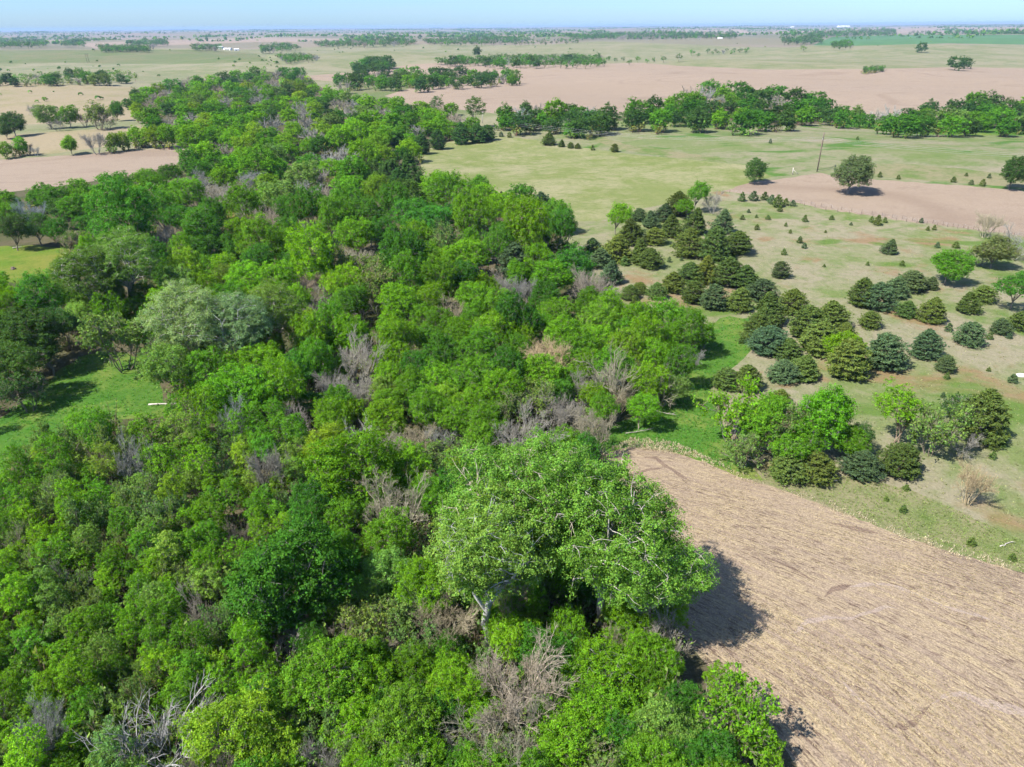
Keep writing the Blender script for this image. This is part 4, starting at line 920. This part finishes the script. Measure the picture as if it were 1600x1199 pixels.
# scattered scrub dots on the far prairie
parts = []
def px_scatter(poly, n, rng):
    xs = [p[0] for p in poly]; ys = [p[1] for p in poly]; out = []; k = 0
    while k < n:
        x, y = rng.uniform(min(xs), max(xs), 2 * n), rng.uniform(min(ys), max(ys), 2 * n)
        m_ = in_poly(x, y, poly); out.append(np.column_stack([x[m_], y[m_]])); k += int(m_.sum())
    q = np.concatenate(out)[:n]; return unproj_many(q[:, 0], q[:, 1])
q = np.concatenate([px_scatter([(0,96),(200,96),(260,118),(200,132),(0,112)], 34, rng), px_scatter([(340,92),(440,84),(480,96),(430,108),(350,108)], 26, rng),
    px_scatter([(0,135),(200,135),(220,160),(130,185),(0,180)], 14, rng), px_scatter([(480,78),(1000,70),(1000,82),(500,84)], 14, rng), px_scatter([(0,78),(1600,64),(1600,72),(0,84)], 14, rng)])
n = len(q); parts.append(scatter(TT[0], q[:, 0], q[:, 1], rng.uniform(.15, .42, n) * (1 + np.hypot(q[:, 0], q[:, 1]) / 3500), rng.uniform(0, 6.3, n), rng.uniform(.7, 1.1, n), tn[np.where(rng.random(n) < .7, 0, 3)]))
stuff_mesh('prairie_scrub', parts, [LEAF], 'tiny dark scrub bushes dotting the far pale prairie', 'scrub')

def bush(seed, n=10, k=7, ls=.10):
    rng = np.random.default_rng(seed); g = Geo()
    az = rng.uniform(0, 6.3, n); tl = rng.uniform(.2, .9, n); L = rng.uniform(.7, 1.5, n)
    e = np.column_stack([np.cos(az) * tl * L, np.sin(az) * tl * L, L]); s = e * .02
    V, Q = tubes(np.stack([s, e], 1), np.array([[.03, .012]]) * np.ones((n, 1)), 3); g.add(V, Q, np.array([[.19, .165, .13]]) * np.ones((len(Q), 1)), 0)
    C = np.repeat(e, k, 0) * rng.uniform(.5, 1.05, (n * k, 1)) + rng.normal(0, .16, (n * k, 3))
    V, Q = leaves(C, norm(rng.normal(0, .6, C.shape) + np.array([0, 0, .8])), ls, rng); g.add(V, Q, leaf_tint(n * k, rng) * np.array([[.105, .175, .038]]), 0); return g.arrays()
BU = [bush(s) for s in range(4)]; BG = [bush(s + 9, 6, 6, .2) for s in range(4)]
def poly_scatter(poly, n, rng):
    pts = np.zeros((0, 2))
    while len(pts) < n:
        y = rng.uniform(300, 1250, 3 * n); x = rng.uniform(-80, 1260, 3 * n); mk = in_poly(x, y, poly)
        for q in POLY_NO: mk &= ~in_poly(x, y, q)
        pts = np.concatenate([pts, unproj_many(x[mk], y[mk])])
    return pts[:n]
q = poly_scatter(CANOPY, 2000, rng); parts = []
for k in range(4):
    p = q[k::4]; n = len(p); tv = np.clip(rng.normal(1, .25, (n, 1)), .5, 1.7) * np.where(rng.random((n, 1)) < .35, np.array([[1.5, 1.35, 1.2]]), np.array([[1., 1., 1.]]))
    parts.append(scatter(BU[k], p[:, 0], p[:, 1], rng.uniform(.9, 2.3, n), rng.uniform(0, 6.3, n), rng.uniform(.8, 1.5, n), tv))
stuff_mesh('undergrowth', parts, [LEAF], 'low brushy undergrowth between the trunks of the woods', 'undergrowth')

GB = [(p['x'], p['y'], p['W'], p['H']) for p in PLANTS if p['kind'] in ('farleafy', 'farbare', 'midleafy')] + [r[:4] for r in REST]
GB = np.array(GB); GB = GB[np.hypot(GB[:, 0], GB[:, 1]) < 900]; rep_ = np.repeat(GB, 4, 0); n = len(rep_)
ag = rng.uniform(0, 6.3, n); rr_ = rep_[:, 2] * .5 * rng.uniform(.2, 1.05, n); bx, by = rep_[:, 0] + np.cos(ag) * rr_, rep_[:, 1] + np.sin(ag) * rr_
tv = np.where(rng.random((n, 1)) < .45, np.array([[1.9, 1.3, 1.5]]), np.array([[1.2, 1.35, 1.]])) * np.clip(rng.normal(1, .2, (n, 1)), .5, 1.6)
bs = rep_[:, 3] * rng.uniform(.16, .34, n); parts = []
for k in range(4): parts.append(scatter(BG[k], bx[k::4], by[k::4], bs[k::4], ag[k::4], rng.uniform(.8, 1.2, len(bx[k::4])), tv[k::4]))
stuff_mesh('grove_brush', parts, [LEAF], 'brownish brush along the foot of the far groves and woods', 'brush')

def tuft(seed, nb, h, w, ww):
    rng = np.random.default_rng(seed); g = Geo(); az = rng.uniform(0, 6.3, nb); o = rng.normal(0, w * .5, (nb, 2)); tl = rng.uniform(.1, .8, nb)
    b = np.column_stack([o, np.zeros(nb)]); tip = b + np.column_stack([np.cos(az) * tl * h, np.sin(az) * tl * h, h * rng.uniform(.6, 1.1, nb)])
    sd = np.column_stack([-np.sin(az), np.cos(az), np.zeros(nb)]) * ww; md = b * .5 + tip * .5 + np.array([0, 0, .12 * h])
    V = np.stack([b - sd, b + sd, md + sd * .8, md - sd * .8, md - sd * .8, md + sd * .8, tip + sd * .1, tip - sd * .1], 1).reshape(-1, 3)
    g.add(V, np.arange(nb * 8).reshape(-1, 4), np.clip(rng.normal(1, .2, (nb * 2, 1)), .5, 1.6) * np.ones((1, 3))); return g.arrays()
TF = [tuft(s, 5, .55, .35, .05) for s in range(3)]
# dry and green grass along the edge of the stubble field
edge = [(940,712),(980,699),(1040,703),(1100,722),(1160,747),(1230,768),(1320,803),(1420,842),(1520,872),(1600,896),(1750,948)]
P = []
for (x0, y0), (x1, y1) in zip(edge, edge[1:]):
    a, b = unproj(x0, y0), unproj(x1, y1); L = np.hypot(*(b - a)[:2]); n = int(L * 20); t = rng.random(n); t = t[np.sin(t * L * .45 + x0) + np.sin(t * L * 1.3) + rng.normal(0, .7, n) > -.2]; n = len(t)
    nrm = np.array([-(b - a)[1], (b - a)[0]]) / L
    P.append((a[:2] * (1 - t[:, None]) + b[:2] * t[:, None]) + nrm * (rng.normal(.35, .55, n) + .3 * np.sin(t * L * .9))[:, None])
q = np.concatenate(P); n = len(q); q2 = px_scatter([(955,700),(985,684),(1040,688),(1085,705),(1120,722),(1060,710),(1000,702)], 700, rng)
parts = []
for k in range(3):
    p = np.concatenate([q, q2])[k::3]; n = len(p)
    parts.append(scatter(TF[k], p[:, 0], p[:, 1], rng.uniform(.25, .95, n), rng.uniform(0, 6.3, n), rng.uniform(.3, .9, n), np.array([[.46, .40, .28]]) * rng.uniform(.75, 1.2, (n, 1))))
stuff_mesh('dry_grass', parts, [LEAF], 'pale dry grass fringe along the stubble field edge', 'dry grass')
def near_poly(poly, dens_n, rng): return px_scatter(poly, dens_n, rng)
parts = []
for poly, nn, colr, sc in (([(900,672),(950,700),(1040,700),(1160,742),(1150,705),(1125,655),(1110,610),(1185,535),(1180,500),(1135,495),(1080,560),(1050,600),(985,655)], 3000, (.08, .23, .03), .8),
        ([(1160,742),(1320,800),(1520,868),(1600,892),(1600,846),(1500,800),(1420,765),(1330,745),(1180,735)], 3200, (.20, .26, .08), .6),
        ([(0,655),(60,610),(120,560),(160,545),(225,560),(250,600),(262,650),(190,655),(20,730)], 1800, (.08, .23, .03), .8),
        ([(1110,610),(1190,535),(1000,520),(900,400),(1130,300),(1600,372),(1600,850),(1420,765),(1250,735),(1150,705)], 4500, (.26, .27, .13), .7)):
    p = near_poly(poly, nn, rng)
    for k in range(3):
        z = p[k::3]; n = len(z)
        parts.append(scatter(TF[k], z[:, 0], z[:, 1], rng.uniform(.5, 1.2, n) * sc, rng.uniform(0, 6.3, n), rng.uniform(.3, .7, n), np.array([colr]) * np.clip(rng.normal(1, .22, (n, 1)), .5, 1.6)))
stuff_mesh('grass_tufts', parts, [LEAF], 'loose tufts of grass on pasture and field margin', 'grass')
# corn residue lying on the stubble, in rows
g = Geo(); nr = 26000
uv = px_scatter([(960,712),(1040,710),(1160,752),(1420,848),(1600,900),(1640,1240),(1260,1230),(1190,1120),(1095,1035),(1040,965),(985,870)], 5200, rng)
uv = np.repeat(uv, 5, 0) + rng.normal(0, .5, (26000, 2))
Yv = uv[:, 1] - 45; v = (uv[:, 0] + 0.92 * Yv + .021 * Yv ** 2) * .55; vq = np.round(v / .62) * .62 + rng.normal(0, .11, len(v)); uv[:, 0] += (vq - v) / .55
a = np.arctan2(-1, .92 + .042 * Yv) + rng.normal(0, .6, len(uv)); tl = rng.uniform(-.1, .5, len(uv))
ax = np.column_stack([np.cos(a) * np.cos(tl), np.sin(a) * np.cos(tl), np.sin(tl)]); C = np.column_stack([uv, hgt(uv[:, 0], uv[:, 1]) + rng.uniform(.015, .09, len(uv))])
V, Q = leaves(C, norm(np.array([0, 0, 1.]) + rng.normal(0, .35, C.shape)), .11, rng, .26, ax)
keep = in_poly(uv[:, 0], uv[:, 1], WPOLY['stubble_field']) & (np.sin(uv[:, 0] * .31 + 2 * np.sin(uv[:, 1] * .13)) + np.sin(uv[:, 1] * .27 + uv[:, 0] * .11) + rng.normal(0, .8, len(uv)) > -.1)
Q = Q[keep]; colr = np.array([(.36, .30, .20)]) * np.clip(rng.normal(1, .2, (len(Q), 1)), .5, 1.5)
stuff_mesh('corn_residue', [(V, Q, colr, np.zeros(len(Q), int))], [LEAF], 'pale cut corn stalks and husks strewn in rows over the stubble field', 'crop residue')

# ------------------------------------------------------------------ poles, fence, buildings, logs, stones
M_WOOD = plain('weathered_wood', (.13, .10, .08), .9, .1, .35, 1.5)
M_PALEW = plain('bleached_wood', (.36, .33, .29), .9, .1, .25, 2.0)
M_GREYW = plain('grey_wood', (.20, .18, .16), .9, .1, .25, 2.0)
M_WHITE = plain('white_siding', (.70, .70, .68), .7, .2, .06, .3)
M_ROOF = plain('grey_roof', (.40, .41, .42), .6, .3, .15, .2)
M_DARK = plain('dark_opening', (.05, .05, .055), .6, .3, .2, .5)
M_METAL = plain('galvanised_wire', (.35, .35, .36), .5, .5, .1, 2)
M_STONE = plain('pale_stone', (.42, .40, .37), .9, .1, .2, 3)
M_CERAM = plain('insulator_grey', (.35, .36, .38), .4, .5, .1, 3)
def rod(name, pts, rads, mat_, parent, k=7):
    P = np.array(pts, float)[None]; V, Q = tubes(P, np.array(rads, float)[None], k)
    caps = [np.arange(k)[::-1].reshape(1, k), (np.arange(k) + (len(pts) - 1) * k).reshape(1, k)]
    return link(name, mesh_np(name, V, [Q] + caps, [mat_]), parent)
def boxm(name, lo, hi, mat_, parent):
    x0, y0, z0 = lo; x1, y1, z1 = hi
    V = np.array([(x, y, z) for z in (z0, z1) for x, y in ((x0, y0), (x1, y0), (x1, y1), (x0, y1))], float)
    F = np.array([(0, 3, 2, 1), (4, 5, 6, 7), (0, 1, 5, 4), (1, 2, 6, 5), (2, 3, 7, 6), (3, 0, 4, 7)])
    return link(name, mesh_np(name, V, [F], [mat_], smooth=False), parent)
def root_at(name, px, py, rz, label, cat, group=None):
    p = unproj(px, py); o = link(name, None, label=label, cat=cat, group=group); o.location = (p[0], p[1], float(hgt(p[0], p[1]))); o.rotation_euler = (0, 0, rz); return o
# two-pole power line frame
def hframe(px, py, Hh, rz, label, r=.19):
    o = root_at('power_pole', px, py, rz, label, 'power pole', 'two-pole power line frames')
    for s in (-1, 1): rod('pole', [(s * 1.9, 0, -.8), (s * 1.9, 0, Hh * .5), (s * 1.9, 0, Hh)], [r, r * .85, r * .65], M_WOOD, o)
    boxm('crossarm', (-4.6, -.12, Hh - 1.25), (4.6, .12, Hh - .95), M_WOOD, o)
    rod('brace', [(-1.9, .16, Hh - 5.2), (1.9, .16, Hh - 1.6)], [.08, .08], M_WOOD, o, 5); rod('brace', [(1.9, -.16, Hh - 5.2), (-1.9, -.16, Hh - 1.6)], [.08, .08], M_WOOD, o, 5)
    for x in (-4.3, 0, 4.3): rod('insulator', [(x, 0, Hh - 1.25), (x, 0, Hh - 1.6), (x, 0, Hh - 2.2)], [.06, .12, .06], M_CERAM, o, 6)
    return o
hf = hframe(1277, 267, 13.5, R(66), 'tall two-pole wooden power line frame at the corner of the brown field')
hframe(138, 98, 15, R(60), 'far small two-pole power line frame on the pale prairie at left', .3)
g0 = np.array(hf.location)
wl = link('power_line', None, label='thin power line conductors running from the tall wooden frame', cat='power line'); wl.location = hf.location
far_pt = unproj(1210, 128)
for x in (-4.3, 0, 4.3):
    c, s = math.cos(R(66)), math.sin(R(66))
    for dirx in (1, -1):
        e = np.array([g0[0] + dirx * 120 * s, g0[1] - dirx * 120 * c * 1.0]) ; e0 = np.array([g0[0] + x * c, g0[1] + x * s]); e1 = e + np.array([x * c, x * s])
        pts = [(*(e0 * (1 - t) + e1 * t - g0[:2]), 11.3 - 9 * t * (1 - t)) for t in np.linspace(0, 1, 14)]
        rod('wire', pts, [.018] * 14, M_METAL, wl, 3)
# pale post by the creek and the white corner post
o = root_at('utility_pole', 754, 193, 0, 'thin pale wooden pole standing by the creek at the end of the woods', 'pole')
rod('pole', [(0, 0, -.5), (0, 0, 3), (.05, 0, 6.8)], [.2, .18, .15], M_PALEW, o); boxm('crossarm', (-.8, -.06, 5.9), (.8, .06, 6.1), M_PALEW, o)
o = root_at('corner_post', 1238, 273, 0, 'short white fence corner post beside the power line frame', 'post')
rod('post', [(0, 0, -.3), (0, 0, 1.2), (0, 0, 2.4)], [.2, .19, .17], M_PALEW, o); rod('brace', [(.2, 0, 1.6), (2.2, 0, .1)], [.09, .09], M_PALEW, o, 5)
# wire fence below the brown field
fl = [(1140,302),(1180,306),(1240,318),(1290,329),(1400,345),(1480,355),(1560,366),(1600,371)]
fp = [unproj(*q) for q in densify(fl, 16)[:-1] + [(1600, 371)]]
fp = fp[: len(fp) - 8] if False else fp
fp = [p for p in fp if p[0] > 0 and math.hypot(p[0], p[1]) < 400]
fence = link('wire_fence', None, label='low wire fence with dark posts between brown field and cedar pasture', cat='fence'); fb = fp[0]; fence.location = (fb[0], fb[1], 0)
pr = [p for p in fp if True]
pr.sort(key=lambda p: p[0])
post_me = None
for p in pr:
    if post_me is None:
        V, Q = tubes(np.array([[(0, 0, -.3), (0, 0, .6), (0, 0, 1.15)]]), np.array([[.06, .055, .05]]), 6)
        post_me = mesh_np('post', V, [Q, (np.arange(6) + 12).reshape(1, 6)], [M_WOOD])
    q = link('post', post_me, fence); q.location = (p[0] - fb[0], p[1] - fb[1], float(hgt(p[0], p[1])))
for hz in (.45, .75, 1.05): rod('wire', [(p[0] - fb[0], p[1] - fb[1], float(hgt(p[0], p[1])) + hz) for p in pr], [.008] * len(pr), M_METAL, fence, 3)
# farm buildings
def shed(px, py, L, Wd, hw, hr, rz, label, doors=1, wins=2, group=None, roof=None):
    o = root_at('farm_building', px, py, rz, label, 'building', group)
    x, y = L / 2, Wd / 2
    V = np.array([(-x, -y, -.5), (x, -y, -.5), (x, y, -.5), (-x, y, -.5), (-x, -y, hw), (x, -y, hw), (x, y, hw), (-x, y, hw), (-x, 0, hr), (x, 0, hr)])
    link('wall', mesh_np('wall', V, [np.array([(0, 1, 5, 4), (2, 3, 7, 6)]), np.array([(1, 2, 6, 9, 5), (3, 0, 4, 8, 7)])], [M_WHITE], smooth=False), o)
    e = .5; k = (hr - hw) / y
    for s in (-1, 1):
        Vr = np.array([(-x - e, 0, hr + .1), (x + e, 0, hr + .1), (x + e, s * (y + e), hw - k * e + .1), (-x - e, s * (y + e), hw - k * e + .1)])
        Vr = np.concatenate([Vr, Vr + np.array([0, 0, .25])])
        link('roof_slope', mesh_np('roof', Vr, [np.array([(0, 1, 2, 3), (7, 6, 5, 4), (0, 4, 5, 1), (1, 5, 6, 2), (2, 6, 7, 3), (3, 7, 4, 0)])], [roof or M_ROOF], smooth=False), o)
    for i in range(doors): boxm('door', (-L * .2 + i * L * .3, -y - .08, 0), (-L * .2 + i * L * .3 + min(4, L * .2), -y + .1, min(3.4, hw * .8)), M_DARK, o)
    for i in range(wins): boxm('window', (L * (.12 + .2 * i), -y - .07, hw * .4), (L * (.12 + .2 * i) + 1.2, -y + .1, hw * .75), M_DARK, o)
    return o
shed(345, 76.5, 16, 8, 4.5, 7, R(-20), 'white gabled barn of the far left farmstead, nearest the windbreak', 1, 2, 'far farmstead buildings', M_WHITE)
shed(356, 78.5, 22, 7, 3, 4.6, R(-24), 'long low white shed in the middle of the far left farmstead', 2, 1, 'far farmstead buildings')
shed(370, 79.5, 11, 7, 3, 5, R(15), 'small white house at the right end of the far left farmstead', 1, 2, 'far farmstead buildings')
shed(1318, 42.5, 150, 50, 11, 15, R(2), 'long white building on the right below the horizon', 2, 2, None, M_WHITE)
shed(1238, 43.5, 40, 22, 9, 13, R(10), 'small white building far left of the long white building', 1, 1, None, M_WHITE)
shed(1125, 61.5, 15, 8, 3, 5, R(-8), 'white farm building at the dark far tree belt, right of centre', 1, 2, None, M_WHITE)
# logs and limbs on the ground
def log(px, py, L, r, rz, label, mat_, stubs=3, zb=.0, tilt=.05):
    o = root_at('fallen_log', px, py, rz, label, 'log', None); n = 7; t = np.linspace(0, 1, n)
    sd = random.Random(px)
    pts = [(L * (k - .5), sd.uniform(-.12, .12), zb + r + tilt * L * k) for k in t]
    rod('stem', pts, [r * (1.1 - .6 * k) for k in t], mat_, o)
    for i in range(stubs):
        k = sd.uniform(.45, .95); a = sd.choice((-1, 1)) * sd.uniform(.5, 1.2); b = pts[int(k * (n - 1))]; l = L * sd.uniform(.14, .3)
        rod('limb', [b, (b[0] + l * .5 * math.cos(a), b[1] + l * .5 * math.sin(a), b[2] + .12), (b[0] + l * math.cos(a), b[1] + l * math.sin(a), b[2] + l * .35)], [r * .4, r * .3, r * .12], mat_, o, 5)
log(262, 648, 4.6, .13, R(2), 'white fallen log lying at the lower edge of the lush clearing', M_PALEW, 2, 1.6, .03)
log(705, 733, 5.2, .28, R(8), 'brown fallen log in the gap above the tall cottonwoods', M_WOOD, 3, .6)
log(1000, 676, 4.2, .06, R(14), 'thin grey fallen trunk at the lush grass beside the woods', M_GREYW, 4, .1)
log(1035, 648, 4.0, .08, R(-30), 'bent grey fallen limb under the trees at the lush grass', M_GREYW, 4, .2)
log(1290, 752, 2.6, .08, R(-8), 'small pale dead branch below the scrub by the stubble field', M_PALEW, 5, .02)
log(1572, 852, 1.8, .06, R(20), 'tiny pale stick on the grass at the right edge', M_PALEW, 2, .02)
log(28, 388, 2.2, .16, R(10), 'short pale log at the upper edge of the yellowish clearing', M_GREYW, 1, 0)
# pale slab of stone at the right edge of the pasture, small dark stump in the clearing
def rock(name, px, py, s, mat_, label, cat, seed):
    p = unproj(px, py); rng = np.random.default_rng(seed); u, v_ = np.meshgrid(np.arange(10) / 10 * 2 * math.pi, np.linspace(-.5, 1, 6) * math.pi / 2)
    D = np.column_stack([(np.cos(v_) * np.cos(u)).ravel(), (np.cos(v_) * np.sin(u)).ravel(), np.sin(v_).ravel()])
    V = D * np.array(s) * (1 + .16 * np.sin(D @ rng.normal(0, 3, (3, 3)) + 1).sum(1, keepdims=True) / 2)
    Q = np.array([(i * 10 + j, i * 10 + (j + 1) % 10, (i + 1) * 10 + (j + 1) % 10, (i + 1) * 10 + j) for i in range(5) for j in range(10)])
    o = link(name, mesh_np(name, V, [Q], [mat_], smooth=False), label=label, cat=cat); o.location = (p[0], p[1], float(hgt(p[0], p[1])) + s[2] * .2); return o
rock('stone_slab', 1598, 588, (1.1, .7, .35), M_STONE, 'pale stone slab on the pasture at the right edge', 'stone', 1)
rock('tree_stump', 21, 421, (.55, .5, .5), M_WOOD, 'small dark stump in the yellowish clearing', 'stump', 2)

# ------------------------------------------------------------------ haze: the air over the whole plain
t = NT('haze_air'); pv = t.n('ShaderNodeVolumePrincipled'); pv.inputs['Density'].default_value = 6.0e-5
pv.inputs['Color'].default_value = (.36, .52, .80, 1); pv.inputs['Anisotropy'].default_value = 0.0
t.l(pv.outputs[0], t.out.inputs['Volume'])
S_ = 75000
Vb = np.array([(x, y, z) for z in (-35, CAM_H + 12) for x, y in ((-S_, -S_), (S_, -S_), (S_, S_), (-S_, S_))], float)
Fb = np.array([(0, 3, 2, 1), (4, 5, 6, 7), (0, 1, 5, 4), (1, 2, 6, 5), (2, 3, 7, 6), (3, 0, 4, 7)])
link('haze', mesh_np('haze', Vb, [Fb], [t.m], smooth=False), kind='stuff', label='thin blue haze over the far plain', cat='haze')

# ------------------------------------------------------------------ labels that single out each plant
ORD = ['nearest', 'second', 'third', 'fourth', 'fifth', 'sixth', 'seventh', 'eighth', 'ninth', 'tenth', 'eleventh', 'twelfth', 'thirteenth', 'fourteenth', 'fifteenth', 'sixteenth', 'seventeenth', 'eighteenth', 'nineteenth', 'twentieth']
def ordinal(k):
    if k < 20: return ORD[k]
    te = ['', '', 'twenty', 'thirty', 'forty', 'fifty', 'sixty', 'seventy', 'eighty', 'ninety'][(k + 1) // 10]; u = (k + 1) % 10
    return te + ('-' + ['', 'first'] [1] if u == 1 else ('-' + ORD[u - 1] if u else 'th')) if te else str(k + 1)
MARKS = [('the tall cottonwoods', 870, 850), ('the big blue green tree', 452, 895), ('the lush clearing', 190, 600), ('the yellowish clearing', 55, 415), ('the silvery trees', 350, 520),
 ('the hay meadow', 850, 265), ('the bare left field', 150, 258), ('the large whitish dead tree', 240, 1165), ('the round grey bare tree', 812, 682), ('the woodland glade', 365, 340),
 ('the brown field', 1400, 320), ('the tall pointed cedar', 1542, 640), ('the power line frame', 1282, 240), ('the lone bare bush', 1522, 755), ('the scrub clump', 1280, 690), ('the central cedars', 1270, 530),
 ('the upper cedar clump', 1060, 350), ('the left cedar clump', 1110, 440), ('the creek pole', 754, 185), ('the far brown field', 1150, 135), ('the far left farmstead', 355, 76), ('the dark crop strip', 1450, 62), ('the dark windbreak', 190, 75), ('the stubble field', 1300, 950), ('the far rounded grove', 585, 100), ('the green grass strip', 1110, 620)]
KW = {'cottonwood': 'cottonwood', 'leafy': 'leafy tree', 'dense': 'dense tree', 'young': 'slender young tree', 'midleafy': 'woodland tree', 'farleafy': 'distant tree', 'cedar': 'cedar', 'smallcedar': 'little cedar', 'bare': 'bare tree', 'halfbare': 'half leafed tree', 'dead': 'dead tree', 'farbare': 'bare woodland tree'}
buckets = {}
for p in PLANTS:
    if p['label']: continue
    best = min(MARKS, key=lambda q: math.hypot(p['cx'] - q[1], (p['cy'] - q[2]) * 1.5))
    dx, dy = p['cx'] - best[1], (p['cy'] - best[2]) * 1.4
    side = ('right of' if dx > 0 else 'left of') if abs(dx) > abs(dy) else ('in front of' if dy > 0 else 'behind')
    buckets.setdefault((WORDS[p['tone']], KW[p['kind']], side, best[0]), []).append((math.hypot(dx, dy), p))
for (tw, kw, side, lm), L in buckets.items():
    L.sort(key=lambda q: q[0])
    for k, (d, p) in enumerate(L):
        p['o']['label'] = f"{tw} {kw} {side} {lm}" if len(L) == 1 else f"{tw} {kw}, {ordinal(k)} one {side} {lm}" if k else f"{tw} {kw}, the nearest one {side} {lm}"
print('plants', len(PLANTS)); 
from collections import Counter
print(Counter(p['kind'] for p in PLANTS))

print('tris', sum(len(m_.loops) - 2 * len(m_.polygons) for m_ in bpy.data.meshes))
